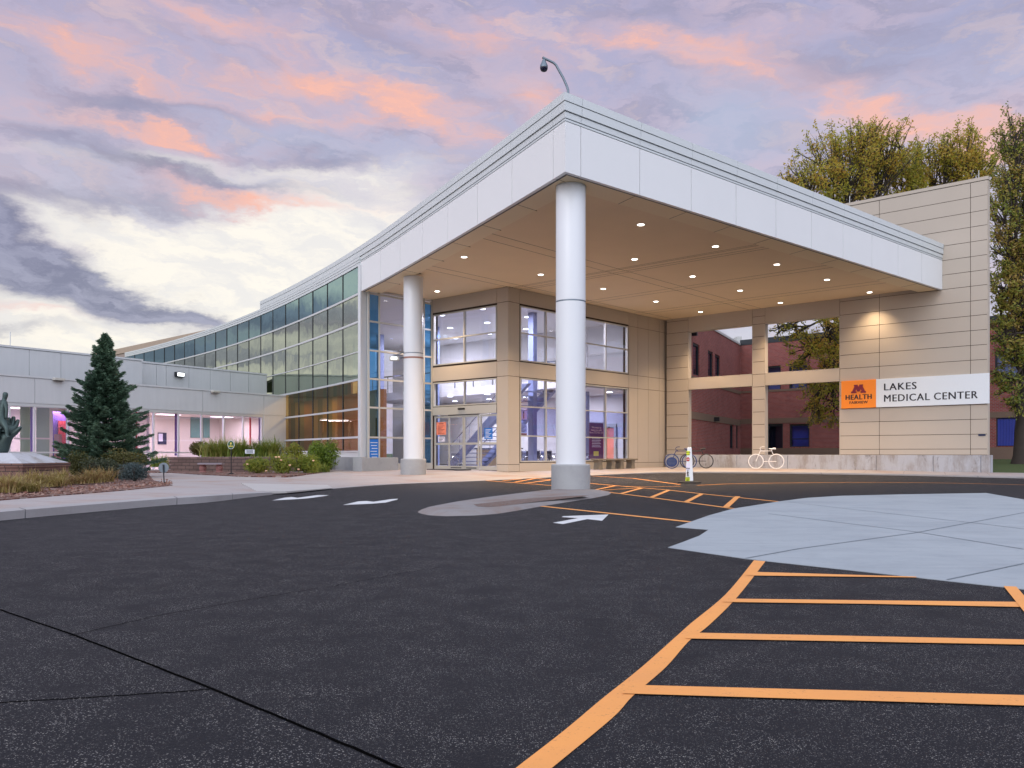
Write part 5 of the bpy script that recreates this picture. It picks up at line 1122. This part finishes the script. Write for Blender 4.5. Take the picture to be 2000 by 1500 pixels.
for (ax, az_, bx_, bz_, wd_) in ((-.05, .07, -.05, -.01, .018), (-.05, 0, -.075, -.10, .010), (-.05, 0, -.025, -.10, .010), (-.05, .06, -.085, .0, .007), (-.05, .06, -.015, .01, .007)): m1.tube([fd.w(ax, bz + cz + az_, n_), fd.w(bx_, bz + cz + bz_, n_)], wd_, 6)
m1.lathe(fd.w(-.05, 0, n_)[:2], [(.002, bz + cz + .085), (.017, bz + cz + .10), (.002, bz + cz + .118)], 8); m1.build('walker_symbol', M['ink'], dpt)
# long stone bench below the windows
bn = thing('stone_bench', (*at(1199, 43, 912)[:2], .26), 'long grey stone bench on four legs below the right-hand lobby window', 'bench'); fbn = Fr(V2(*at(1160, 41.6)[:2]), Dd)
Lb = fbn.t(1239); mb = MB(); fbn.box(mb, 0, Lb / 2 - .01, .68, .76, -.24, .24); fbn.box(mb, Lb / 2 + .01, Lb, .68, .76, -.24, .24); mb.build('seat', M['bench_stone'], bn, bevel=.02)
for f in (.10, .40, .62, .90):
    m1 = MB(); t = Lb * f; fbn.poly(m1, [(t - .16, .24), (t + .16, .24), (t + .14, .40), (t + .11, .55), (t + .18, .68), (t - .18, .68), (t - .11, .55), (t - .14, .40)], -.17, .17); m1.build('leg', M['bench_stone'], bn)
# pink garden bench
gx, gy, _ = at(410, 37.1); pb = thing('garden_bench', (gx, gy, .16), 'small pink cast-stone bench with a curved seat before the block planter', 'bench')
mb = MB(); arc = [(gx - .53 + 1.06 * k / 12, gy - .05 - .10 * math.sin(math.pi * k / 12)) for k in range(13)]
o1_ = arc; o2_ = [(x * 1.0, y + .38) for x, y in reversed(arc)]; mb.prism(o1_ + o2_, .54, .61); mb.build('seat', mat('weathered_bench_top', (.28, .24, .27), .8, 0, .1, 5), pb, bevel=.012)
for sx in (-.36, .36):
    m1 = MB(); m1.lathe((gx + sx, gy + .14), [(.17, .14), (.17, .22), (.12, .26), (.15, .34), (.16, .42), (.11, .48), (.16, .54)], 12); m1.build('leg', M['pink_stone'], pb, smooth=True)
# signs on sticks
x, y, z = on_h(318.5, 946, .16); rs = thing('round_sign', (x, y, .16), 'small grey round sign on a short post, seen from behind at the mulch corner', 'sign')
mb = MB(); mb.tube([(x + .04, y, .1), (x, y, .72)], .018); mb.build('post', M['dark'], rs)
zc = EYE - 29 * y / FP; mb = MB(); mb.tube([(x, y + .03, zc), (x, y + .045, zc)], .145, 32); mb.build('disc', M['steel'], rs)
x, y, z = on_h(451.5, 928, .17); gs = thing('oval_sign', (x, y, .17), 'dark green oval sign on a black pole with a flat foot near the garden bench', 'sign')
mb = MB(); mb.tube([(x, y, .17), (x, y, 1.25)], .022); mb.build('pole', M['black'], gs); mb = MB()
for k in range(4): a = k * math.pi / 2 + .5; mb.tube([(x, y, .26), (x + .14 * math.cos(a), y + .14 * math.sin(a), .20), (x + .24 * math.cos(a), y + .24 * math.sin(a), .165)], .018)
mb.build('foot', M['black'], gs)
zc = EYE + 15.8 * y / FP; ell = lambda r1, r2, yy, n_=32: [(x + r1 * math.cos(t), yy, zc + r2 * math.sin(t)) for t in np.linspace(0, 2 * math.pi, n_ + 1)[:-1]]
def plate(r1, r2, y0, y1):
    m1 = MB(); a = ell(r1, r2, y0); b = ell(r1, r2, y1); m1.add(a + b, [tuple(range(32)), tuple(range(63, 31, -1))] + [(i, (i + 1) % 32, (i + 1) % 32 + 32, i + 32) for i in range(32)]); return m1
pr = plate(.135, .17, y - .03, y).build('oval_rim', M['frame_white'], gs); plate(.12, .155, y - .034, y - .031).build('oval_face', M['green_sign'], gs)
m1 = plate(.03, .045, y - .040, y - .036); m1.v = [(p[0], p[1], p[2] + .05) for p in m1.v]; fgs = Fr((x, y - .042), (1, 0)); letter(m1, fgs, 'Lakes', x - fgs.p[0], zc - .075, 0, .085, .003, 1, 'CENTER'); m1.build('lettering', M['gold'], gs)
x, y, z = at(488, 38.2, 882); ws = thing('bed_sign', (x, y, .9), 'small white rectangular sign stuck among the lilies of the planter', 'sign')
mb = MB(); mb.tube([(x, y + .02, .6), (x, y + .02, z)], .012); mb.build('stake', M['dark'], ws); mb = MB(); mb.box(x - .21, x + .21, y - .01, y + .01, z - .09, z + .09); pw = mb.build('plate', M['sign_white'], ws)
mb = MB(); [mb.box(x - .15, x + .15, y - .014, y - .011, z + o, z + o + .022) for o in (-.055, -.01, .035)]; mb.box(x - .19, x + .19, y - .013, y - .0115, z - .072, z + .072) if False else None; mb.build('lettering', M['navy'], pw)
# door mat
mb = MB(); f_ = FL2; mb.prism([f_.w(f_.t(862), 0, .15)[:2], f_.w(f_.t(925), 0, .15)[:2], f_.w(f_.t(925), 0, .95)[:2], f_.w(f_.t(862), 0, .95)[:2]], .25, .295); tag(mb.build('door_mat', M['black']), 'dark rubber mat lying in front of the sliding doors', 'mat')
# purple banner behind the glass
ba = Fr(Pp - Wd * .75, Dd); b0, b1_ = ba.t(1151), ba.t(1178.5); zb0, zb1 = ba.z(1165, 896), ba.z(1165, 826.5)
bn2 = thing('standing_banner', ba.w(b0, .28), 'tall purple standing banner with peach lettering behind the right lobby window', 'banner'); mb = MB(); ba.box(mb, b0, b1_, max(zb0, .32), zb1, -.02, 0); mb.build('sheet', M['poster_purple'], bn2)
mb = MB(); ba.box(mb, b0 - .05, b1_ + .05, .272, .33, -.15, .12); ba.box(mb, b0 - .02, b1_ + .02, zb1 + .002, zb1 + .05, -.03, .01); mb.build('stand', M['frame_white'], bn2)
mb = MB(); hh = zb1 - zb0; bwid = b1_ - b0
for k, ln in enumerate(('We want to', 'keep you safe', 'from COVID-19.')): letter(mb, ba, ln, (b0 + b1_) / 2, zb1 - hh * (.145 + .072 * k), .004, hh * .072, .004, 1, 'CENTER', sx=bwid / (hh * .52))
mb.build('heading', M['peach'], bn2); mb = MB()
for k in range(7): ba.box(mb, b0 + bwid * .18, b1_ - bwid * (.18 + .06 * (k % 2)), zb1 - hh * (.40 + .045 * k), zb1 - hh * (.40 + .045 * k) + hh * .012, .002, .004)
mb.build('small_lines', M['text_white'], bn2); mb = MB(); ba.box(mb, b0 + bwid * .3, b0 + bwid * .65, zb1 - hh * .92, zb1 - hh * .79, .002, .006); mb.build('picture', M['gold'], bn2)
# wheelchairs
def wheelchair(label):
    o = thing('wheelchair', (0, 0, 0), label, 'wheelchair', 'folding wheelchairs parked inside the lobby')
    for s_ in (-1, 1):
        m1 = MB(); m1.tube([(.30 * math.cos(t), .29 * s_, .31 + .30 * math.sin(t)) for t in np.linspace(0, 2 * math.pi, 25)[:-1]], .018, 6, closed=True); m1.tube([(.26 * math.cos(t), .32 * s_, .31 + .26 * math.sin(t)) for t in np.linspace(0, 2 * math.pi, 25)[:-1]], .008, 5, closed=True)
        for k in range(6): t = k * math.pi / 6; m1.tube([(.29 * math.cos(t), .29 * s_, .31 + .29 * math.sin(t)), (-.29 * math.cos(t), .29 * s_, .31 - .29 * math.sin(t))], .004, 4)
        m1.build('rear_wheel', M['chrome'], o, smooth=True)
        m1 = MB(); m1.tube([(.42 + .085 * math.cos(t), .22 * s_, .095 + .085 * math.sin(t)) for t in np.linspace(0, 2 * math.pi, 17)[:-1]], .015, 6, closed=True); m1.build('castor', M['black'], o, smooth=True)
        m1 = MB(); m1.box(-.12, .32, .24 * s_ - .025, .24 * s_ + .025, .70, .74); m1.build('armrest', M['navy'], o)
    m1 = MB()
    for s_ in (-1, 1):
        y_ = .23 * s_; m1.tube([(-.38, y_, .92), (-.24, y_, .93), (-.2, y_, .88), (-.18, y_, .3)], .012); m1.tube([(-.18, y_, .48), (.38, y_, .48), (.42, y_, .2)], .012); m1.tube([(.38, y_, .48), (.55, y_, .14)], .012); m1.tube([(-.12, y_, .7), (.34, y_, .7), (.36, y_, .48)], .011)
    m1.build('frame', M['chrome'], o, smooth=True)
    m1 = MB(); m1.box(-.17, .26, -.22, .22, .47, .50); m1.build('seat', M['navy'], o); m1 = MB(); m1.box(-.20, -.17, -.22, .22, .48, .88); m1.build('backrest', M['navy'], o)
    for s_ in (-1, 1): m1 = MB(); m1.box(.52, .68, .13 * s_ - .08, .13 * s_ + .08, .12, .14); m1.build('footrest', M['black'], o)
    return o
wcs = [((*at(1023, 46)[:2], .272), .4, 'wheelchair at the far left of those parked behind the glass right of the corner pillar'), ((*at(1038, 46.5)[:2], .272), 1.2, 'second wheelchair from the corner pillar, parked behind the glass'), ((*at(1054, 46)[:2], .272), .7, 'third wheelchair from the corner pillar, parked behind the glass'),
       ((*at(1078, 46.5)[:2], .272), .6, 'wheelchair seen just left of the near white column, behind the glass'), ((*at(1152, 44.8)[:2], .272), 2.5, 'wheelchair parked at the left edge of the purple banner behind the glass'), (FL2.w(FL2.t(880, -3), .272, -3.2), 0.1, 'lone wheelchair inside the lobby seen through the sliding doors')]
wc0 = wheelchair(wcs[0][2]); wc0.location = wcs[0][0]; wc0.rotation_euler = (0, 0, wcs[0][1])
for p, rz, lb in wcs[1:]: dup(wc0, p, rz, lb)
# ================================================================== BRONZE STATUE
def skin(name, pts, edges, m, parent, sub=2):
    me = bpy.data.meshes.new(name); r = parent
    while r.parent: r = r.parent
    o = r.location; me.from_pydata([(p[0] - o.x, p[1] - o.y, p[2] - o.z) for p in pts], edges, []); ob = bpy.data.objects.new(name, me); C.objects.link(ob); ob.parent = parent; me.materials.append(m)
    sk = ob.modifiers.new('skin', 'SKIN'); sk.use_smooth_shade = True
    for i, p in enumerate(pts):
        rr = p[3] if hasattr(p[3], '__len__') else (p[3], p[3]); me.skin_vertices[0].data[i].radius = rr; me.skin_vertices[0].data[i].use_root = (i == 0)
    ss = ob.modifiers.new('sub', 'SUBSURF'); ss.levels = sub; ss.render_levels = sub; return ob
YS = 26.0; S = lambda u, v, dy=0, r=.05: (*at(u, YS + dy, v), r)
sx, sy = at(8, YS)[:2]; stt = thing('hand_sculpture', (sx, sy, 1.04), 'dark bronze sculpture of a figure sitting in a big open hand, at the left edge', 'sculpture')
hp = [S(6, 888, 0, .17), S(6, 872, 0, .19), S(6, 856, 0, .24), S(10, 842, .06, (.30, .16)),                                     # wrist to palm
      S(16, 832, .16, .085), S(17, 822, .2, .07), S(18, 814.5, .2, .055),                                                                # fingers
      S(24, 832, .16, .085), S(26, 821, .2, .07), S(27, 812.5, .2, .055), S(30, 834, .14, .08), S(34, 826, .18, .065), S(35, 818.5, .18, .05),
      S(-2, 832, .14, .08), S(-5, 820, .18, .065), S(-6, 812, .2, .05),
      S(20, 850, -.08, .11), S(29, 846, -.14, .085), S(36, 839, -.16, .065), S(41.5, 833.5, -.16, .045)]
skin('open_hand', hp, [(0, 1), (1, 2), (2, 3), (3, 4), (4, 5), (5, 6), (3, 7), (7, 8), (8, 9), (3, 10), (10, 11), (11, 12), (3, 13), (13, 14), (14, 15), (2, 16), (16, 17), (17, 18), (18, 19)], M['bronze'], stt)
fp_ = [S(3, 822, -.1, .15), S(4, 806, -.12, .14), S(5, 791, -.12, .155), S(8, 781, -.12, .065), S(10, 775.5, -.12, .075), S(10.5, 770, -.12, .085), S(11, 765.5, -.12, .06),
       S(10, 787, -.2, .07), S(13, 800, -.22, .055), S(12, 812, -.24, .045), S(12, 818, -.24, .04),
       S(0, 787, -.02, .07), S(-4, 800, 0, .055), S(-3, 812, -.04, .045),
       S(8, 828, -.2, .095), S(14, 838, -.26, .075), S(14, 852, -.28, .06), S(17, 855, -.34, .045),
       S(-2, 830, -.14, .095), S(-4, 846, -.2, .07), S(-3, 860, -.24, .055)]
skin('seated_figure', fp_, [(0, 1), (1, 2), (2, 3), (3, 4), (4, 5), (5, 6), (2, 7), (7, 8), (8, 9), (9, 10), (2, 11), (11, 12), (12, 13), (0, 14), (14, 15), (15, 16), (16, 17), (0, 18), (18, 19), (19, 20)], M['bronze'], stt)
pd = thing('brick_pedestal', (-15.6, 26, .15), 'brown block pedestal with a sloped pale stone cap under the bronze sculpture', 'pedestal')
mb = MB(); mb.box(-17.1, -14.3, 24.9, 27.5, .1, .62); mb.build('block_base', M['pedestal_brick'], pd); mb = MB(); mb.box(-17.14, -14.26, 24.86, 27.54, .622, .74); mb.build('block_course', M['pedestal_brick'], pd)
mb = MB(); mb.hexa([(-17.1, 24.9, .742), (-14.3, 24.9, .742), (-14.3, 27.5, .742), (-17.1, 27.5, .742), (-16.4, 25.5, 1.05), (-15.0, 25.5, 1.05), (-15.0, 26.8, 1.05), (-16.4, 26.8, 1.05)]); mb.build('stone_cap', M['stained'], pd)
# ================================================================== PLANTING
def bed(px, z, name='mulch_bed'):
    mb = MB(); pp = [p if len(p) == 3 else on_h(p[0], p[1], z) for p in px]; P = [V2(*p[:2]) for p in pp]
    mb.prism([tuple(p) for p in P], z - .12, z); return struct(name, mb, M['mulch'])
bed([(-250, 995), (0, 975.5), (120, 966), (236, 957), (337, 947.5), (325, 943), (300, 938), (290, 925), (310, 915), (-25, 38, .2), (-36, 22, .2)], .172)
bed([(390, 926), (470, 929.5), (560, 929), (640, 922), (690, 918), (-10.6, 44.6, .2), (-14.2, 45.5, .2), (-19, 38.5, .2), (330, 922)], .205)
# loose bark pieces along the bed edges
vs = []
for l in ([(0, 972), (120, 963), (236, 953), (337, 945)], [(400, 925), (480, 927), (560, 927), (640, 921)]):
    for _ in range(700):
        i = random.randrange(len(l) - 1); t = random.random(); u = l[i][0] + (l[i + 1][0] - l[i][0]) * t; v = l[i][1] + (l[i + 1][1] - l[i][1]) * t - abs(random.gauss(0, 5)) + .5
        vs.append(on_h(u, v, .19))
tag(leaf_object('fallen_leaves', leaves(np.array(vs) + rng.normal(0, .01, (len(vs), 3)) * [1, 1, .6], .045, .6), leafmat('fallen_leaves', [(.12, .05, .035), (.22, .09, .06), (.35, .24, .2), (.16, .07, .05)], .8, .1)), kind='stuff')
# retaining wall of blocks
rw = thing('block_planter', (-15, 40, .15), 'low brown block retaining wall of the planter behind the garden bench', 'retaining wall'); ra, rb = on_h(326, 921.5, .17), on_h(560, 925, .17)
fr2 = Fr(V2(ra[0], ra[1]), V2(rb[0] - ra[0], rb[1] + 1.5 - ra[1])); Lr = fr2.t(575); mb = MB(); zt_ = fr2.z(400, 892.5)
for k in range(4): a, b = .12 + (zt_ - .12) * k / 4, .12 + (zt_ - .12) * (k + 1) / 4; fr2.box(mb, 0, Lr, a + .004, b - .004, -.3, -.02 * k)
fr2.box(mb, 0, .3, .12, zt_ - .02, -3.5, -.32); mb.build('blocks', M['block'], rw)
mb = MB(); fr2.box(mb, .3, Lr, .12, zt_ - .1, -3.4, -.31); mb.build('soil', M['mulch'], rw)
def shrub(name, label, u0, u1, v0, v1, Yd, m, n, size, cat='shrub', aspect=.55, zb=None, depth=1.0, flat=.1, group=None):
    k = Yd / FP; cx = ((u0 + u1) / 2 - CX) * k; w_ = (u1 - u0) * k / 2; z0 = EYE + (HZ - v1) * k if zb is None else zb; z1 = EYE + (HZ - v0) * k
    o = thing(name, (cx, Yd, z0), label, cat, group); lob_ = [(random.uniform(-.5, .5), random.uniform(-.5, .5), random.uniform(.25, .7), random.uniform(.35, .55)) for _ in range(9)]
    lob_.append((0, 0, .45, .62)); pts = []
    for _ in range(n):
        a, b, c, r = random.choice(lob_); d = rng.normal(size=3); d /= np.linalg.norm(d); rr = r * random.random() ** .3
        x = a * .95 + d[0] * rr; y = b * .95 + d[1] * rr; z = c + d[2] * rr
        if z < .0: z = random.random() * .3
        pts.append((cx + x * w_ * .95, Yd + y * w_ * depth, z0 + min(z, 1.12) * (z1 - z0) * .93))
    leaf_object('foliage', leaves(np.array(pts), size, flat, aspect), m, o)
    mb = MB()
    for _ in range(7): a = random.uniform(0, 6.28); mb.tube([(cx, Yd, z0 - .05), (cx + math.cos(a) * w_ * .3, Yd + math.sin(a) * w_ * .3, z0 + (z1 - z0) * .4), (cx + math.cos(a) * w_ * .6, Yd + math.sin(a) * w_ * .5, z0 + (z1 - z0) * .75)], [.02, .014, .006], 5)
    mb.build('stems', M['bark'], o); return o
def tuft(name, label, u, v, Yd, h, spread, m, n=130, wid=.012, cat='grass clump', group=None, upright=.5, zb=None):
    k = Yd / FP; x, y = (u - CX) * k, Yd; z0 = EYE + (HZ - v) * k if zb is None else zb; vs = []
    for _ in range(n):
        a = random.uniform(0, 6.283); lean = random.random() ** upright * spread; hh = h * random.uniform(.55, 1.1); bx0 = x + random.gauss(0, spread * .22); by0 = y + random.gauss(0, spread * .22); sd = V2(-math.sin(a), math.cos(a)); pr = None; w_ = wid * random.uniform(.6, 1.2)
        for s in range(5):
            f = s / 4; r = lean * f ** 1.6; zz = z0 + hh * (f - .42 * (lean / (spread + .001)) * f * f * f); p = V2(bx0 + math.cos(a) * r, by0 + math.sin(a) * r); ww = w_ * (1 - f * .92)
            L1, R1 = (*(p - sd * ww), zz), (*(p + sd * ww), zz)
            if pr: vs += [pr[0], pr[1], R1, L1]
            pr = (L1, R1)
    o = leaf_object(name, np.array(vs, float), m); tag(o, label, cat, group); return o
# spruce
def spruce(u, Yd, z0, ztop_, rad, label):
    x, y = (u - CX) * Yd / FP, Yd; o = thing('spruce_tree', (x, y, z0), label, 'tree'); mb = MB(); mb.tube([(x, y, z0 - .1), (x + .02, y, z0 + 2.5), (x, y, ztop_ - .1)], [.10, .06, .012], 8); mb.build('trunk', M['bark'], o, smooth=True)
    H_ = ztop_ - z0; P = []; D = []; mb = MB(); z = z0 + .15
    while z < ztop_ - .05:
        f = (z - z0) / H_; r = rad * (1 - f) ** .90 * (1 if f > .1 else .62 + 3.8 * f) * random.uniform(.82, 1.12) + .03; nb = int(7 + 9 * (1 - f)); ph = random.random() * 6.28
        for k in range(nb):
            a = ph + k * 6.283 / nb + random.uniform(-.25, .25); L_ = r * random.uniform(.5, 1.28); ca, sa = math.cos(a), math.sin(a); dr = random.uniform(.0, .26) * L_; up0 = .25 * f
            ctrl = lambda s: np.array([x + ca * L_ * s, y + sa * L_ * s, z + up0 * L_ * s - dr * s + .22 * L_ * s * s])
            mb.tube([ctrl(0), ctrl(.5), ctrl(1)], [.012, .008, .003], 4)
            nt = int(10 + 34 * L_)
            for s in np.linspace(.18, 1.02, nt):
                base_ = ctrl(s); side = (1 - s) * .34 * L_ + .05
                for q in range(6):
                    sd = random.choice((-1, 1)); t = random.random(); p = base_ + np.array([-sa * sd, ca * sd, 0]) * side * t + np.array([ca, sa, 0]) * side * t * .7 + np.array([0, 0, random.uniform(-.05, .03) - .05 * t])
                    P.append(p); dd = np.array([ca, sa, .15]) + np.array([-sa, ca, 0]) * sd * .7 + rng.normal(0, .35, 3); D.append(dd / np.linalg.norm(dd))
        z += random.uniform(.06, .12) + .10 * (1 - f)
    for _ in range(60): P.append(np.array([x + random.gauss(0, .05), y + random.gauss(0, .05), ztop_ - random.random() * .35])); D.append(unit(np.array([random.gauss(0, .5), random.gauss(0, .5), 1])))
    P = np.array(P); D = np.array(D); n = len(P); b = np.cross(D, rng.normal(size=(n, 3))); b /= np.linalg.norm(b, axis=1)[:, None]; l = (.055 + .03 * rng.random(n))[:, None]
    leaf_object('needles', np.stack([P - D * l, P + b * .018, P + D * l, P - b * .018], 1).reshape(-1, 3), M['spruce'], o); mb.build('branches', M['bark'], o); return n
print('spruce', spruce(205, 31, .18, 5.4, 1.78, 'tall dark green spruce tree in front of the low grey wing'))
shrub('shrub', 'olive brown loose shrub under the right side of the spruce', 185, 300, 878, 925, 29.5, M['bush_olive'], 5200, .035, zb=.2, depth=.6); shrub('shrub', 'yellow green shrub at the left foot of the spruce', 126, 200, 880, 934, 29, M['bush_olive'], 3200, .032, zb=.2, depth=.7)
shrub('juniper_shrub', 'low blue grey juniper spreading at the mulch corner', 224, 302, 905, 946, 26.5, M['bush_blue'], 6000, .03, aspect=.3, zb=.2, depth=.7)
shrub('shrub', 'dark shrub filling the gap below the spruce branches', 150, 262, 893, 935, 28.2, M['bush_dark'], 4200, .035, zb=.2, depth=.6)
tl_ = [(-14, 958, 18.9, 'cut off by the left edge of the picture'), (16, 962, 18.3, 'nearest the left edge, in front of the pedestal'), (38, 957, 19.5, 'right of the nearest one, before the pedestal'), (66, 950, 21.5, 'at the right corner of the block pedestal'), (88, 946, 23, 'below the glazed inner door'), (60, 962, 18.8, 'low one at the mulch edge before the pedestal'), (118, 942, 24, 'between the inner door and the spruce'), (148, 944, 23.5, 'in front of the yellow green shrub'), (178, 943, 24, 'in front of the spruce trunk'), (205, 940, 25, 'just left of the blue juniper'), (108, 952, 21.6, 'short one mid-bed among the fallen leaves')]
for u, v, Yd, lb in tl_: tuft('grass_clump', 'straw yellow ornamental grass clump, ' + lb, u, v, Yd, random.uniform(.46, .66) * (.65 if 'low' in lb or 'short' in lb else 1), random.uniform(.42, .62), M['blade'], 240, .013, group='ornamental grass clumps in the mulch bed', zb=.2)
shrub('sage_plant', 'low grey green sage plant lying in the mulch', 96, 128, 944, 959, 22, M['bush_blue'], 900, .03, cat='plant', zb=.2)
for u, v, Yd, lb in ((304, 912, 37, 'between the spruce and the block planter, left one'), (320, 912, 37.5, 'against the left end of the block planter')): tuft('lily_clump', 'yellow green lily clump ' + lb, u, v, Yd, .7, .4, M['lily'], 120, .018, 'plant')
shrub('shrub', 'dark round shrub at the left end of the block planter', 362, 413, 862, 893, 41.4, M['bush_olive'], 2800, .04, zb=.95, depth=.7)
for u, lb in ((412, 'leftmost in the planter, beside the dark round shrub'), (432, 'second from the left in the planter'), (452, 'directly behind the oval sign'), (474, 'behind the small white sign'), (512, 'right of the small white sign'), (532, 'at the right end of the planter lilies')): tuft('lily_clump', 'tall green lily clump ' + lb, u, 893, 40.2, 1.1, .95, M['lily'], 260, .026, 'plant', 'lily clumps in the block planter', zb=.86)
shrub('shrub', 'loose green shrub between the lilies and the lime bush', 545, 604, 864, 920, 39.6, M['oak_green'], 3000, .045, zb=.3, depth=.7)
shrub('lime_bush', 'bright lime green bush at the end of the planting below the dark glass', 590, 673, 858, 920, 38.0, M['bush'], 6500, .045, zb=.25, depth=.8)
for u0, u1, v0, v1, Yd, lb in ((462, 540, 892, 929, 35.6, 'at the left end of the front row'), (512, 590, 884, 930, 35.2, 'in the middle of the front row'), (560, 632, 888, 928, 35.6, 'at the right of the front row, with pale flowers')): shrub('ground_plant', 'low mid-green flowering plant ' + lb, u0, u1, v0, v1, Yd, M['oak_green'], 2600, .05, cat='plant', zb=.22, aspect=.35, depth=.8, group='low plants before the planter', flat=.0)
for u, v, Yd, lb in ((615, 922, 36.5, 'left of the pair before the lime bush'), (632, 920, 37, 'right of the pair before the lime bush')): tuft('lily_clump', 'low daylily clump ' + lb, u, v, Yd, .5, .5, M['lily'], 160, .016, 'plant', zb=.22)
mb = MB(); fl_pts = [(483, 907), (539, 893), (549, 899), (566, 909), (583, 917), (612, 900), (545, 893), (520, 920)]
for u, v in fl_pts: x, y, z = at(u, 34.3, v); mb.lathe((x, y), [(.01, z - .03), (.05, z), (.045, z + .03), (.01, z + .035)], 8)
tag(mb.build('flower_heads', M['flower'], bpy.data.objects['ground_plant.001'] if 'ground_plant.001' in bpy.data.objects else None))
# broadleaf trees
def oak(name, label, base_, zg, clumps, m, nleaf, size, trunk_r, fork, cat='tree', seed=1):
    random.seed(seed); x, y = base_; o = thing(name, (x, y, zg), label, cat); mb = MB(); fk = np.array(fork, float)
    mb.tube([(x, y, zg - .2), (x + .02, y, zg + .5), tuple((np.array([x, y, zg]) * .4 + fk * .6)), tuple(fk)], [trunk_r * 1.5, trunk_r, trunk_r * .85, trunk_r * .7], 12); mb.build('trunk', M['bark'], o, smooth=True)
    mb = MB(); P = []; tot = sum(c[3] ** 2 for c in clumps)
    for (u, v, Yd, rp) in clumps:
        c = np.array(at(u, Yd, v)); r = rp * Yd / FP; mid = fk + (c - fk) * .5 + rng.normal(0, .4, 3) + np.array([0, 0, .4]); L_ = np.linalg.norm(c - fk)
        mb.tube([tuple(fk), tuple(fk + (mid - fk) * .5 + rng.normal(0, .15, 3)), tuple(mid), tuple(c)], [trunk_r * .42, trunk_r * .3, trunk_r * .2, .04], 7)
        nb = int(12 + rp / 4)
        tw_ = []
        for _ in range(nb):
            d = rng.normal(size=3); d /= np.linalg.norm(d); d[2] += .25; e = c + d * r * random.uniform(.6, 1.3); s0 = mid + (c - mid) * random.uniform(.3, 1); m2 = (s0 + e) / 2 + rng.normal(0, .12 * r, 3)
            mb.tube([tuple(s0), tuple(m2), tuple(e)], [.045, .028, .008], 5)
            for _ in range(5):
                d2 = d + rng.normal(0, .7, 3); d2 /= np.linalg.norm(d2); e2 = m2 + (e - m2) * random.random() + d2 * r * random.uniform(.18, .45); s2 = m2 + (e - m2) * random.random(); mb.tube([tuple(s2), tuple(e2)], [.014, .005], 4); tw_.append((s2, e2))
            tw_.append((m2, e))
        n = int(nleaf * rp * rp / tot); per = max(1, n // len(tw_))
        for s2, e2 in tw_:
            t = rng.random((per, 1)) ** .7; P.append(s2 + (e2 - s2) * t + rng.normal(0, .07 + .035 * r, (per, 3)) * [1, 1, .8])
    mb.build('limbs', M['bark'], o); P = np.concatenate(P); leaf_object('crown', leaves(P, size, .15, .5), m, o); return len(P)
print(oak('oak_tree', 'big autumn oak with yellow brown leaves rising behind the canopy roof', at(1665, 51)[:2], .5,
    [(1570, 345, 50, 38), (1600, 310, 51, 42), (1545, 352, 50, 22), (1640, 305, 52, 50), (1690, 278, 51, 44), (1695, 268, 50, 30), (1738, 300, 51, 50), (1760, 285, 51, 30), (1530, 350, 51, 18), (1660, 320, 50, 60), (1722, 262, 51, 20), (1650, 360, 50, 60), (1720, 360, 52, 58), (1585, 380, 49, 45), (1620, 660, 49, 60), (1570, 690, 50, 42), (1600, 745, 49, 50), (1545, 655, 50, 26), (1630, 800, 50, 50), (1588, 818, 49, 26), (1640, 720, 51, 55), (1700, 480, 51, 80), (1620, 500, 52, 60), (1520, 640, 50, 20)], M['oak'], 36000, .085, .36, at(1668, 51, 640), seed=3))
print(oak('oak_tree', 'autumn oak crown rising behind the right part of the beige wall', at(1835, 54)[:2], .6,
    [(1775, 335, 53, 44), (1815, 318, 54, 46), (1850, 295, 53, 34), (1905, 282, 54, 34), (1880, 300, 53, 46), (1745, 360, 53, 50), (1850, 360, 54, 60), (1905, 345, 53, 44), (1925, 330, 54, 22), (1780, 390, 53, 45), (1840, 500, 54, 80)], M['oak'], 26000, .085, .32, at(1838, 54, 600), seed=5))
print(oak('oak_tree', 'russet leaved oak on the lawn at the right edge, trunk beside the blue window', at(1993, 42)[:2], .42,
    [(1985, 260, 42, 36), (2010, 330, 43, 60), (1960, 400, 42, 36), (1968, 350, 42, 30), (1960, 470, 42, 40), (2015, 470, 42, 55), (1958, 560, 41.5, 30), (1985, 600, 41.5, 40), (1950, 655, 41.3, 26), (1970, 690, 41, 34), (2000, 650, 42, 45), (1965, 765, 41, 26), (1985, 795, 41, 20), (2040, 560, 42, 70), (2060, 400, 42, 80), (1975, 520, 42, 25), (1950, 740, 41.3, 18)], M['oak_red'], 36000, .075, .34, at(2000, 42, 740), seed=8))
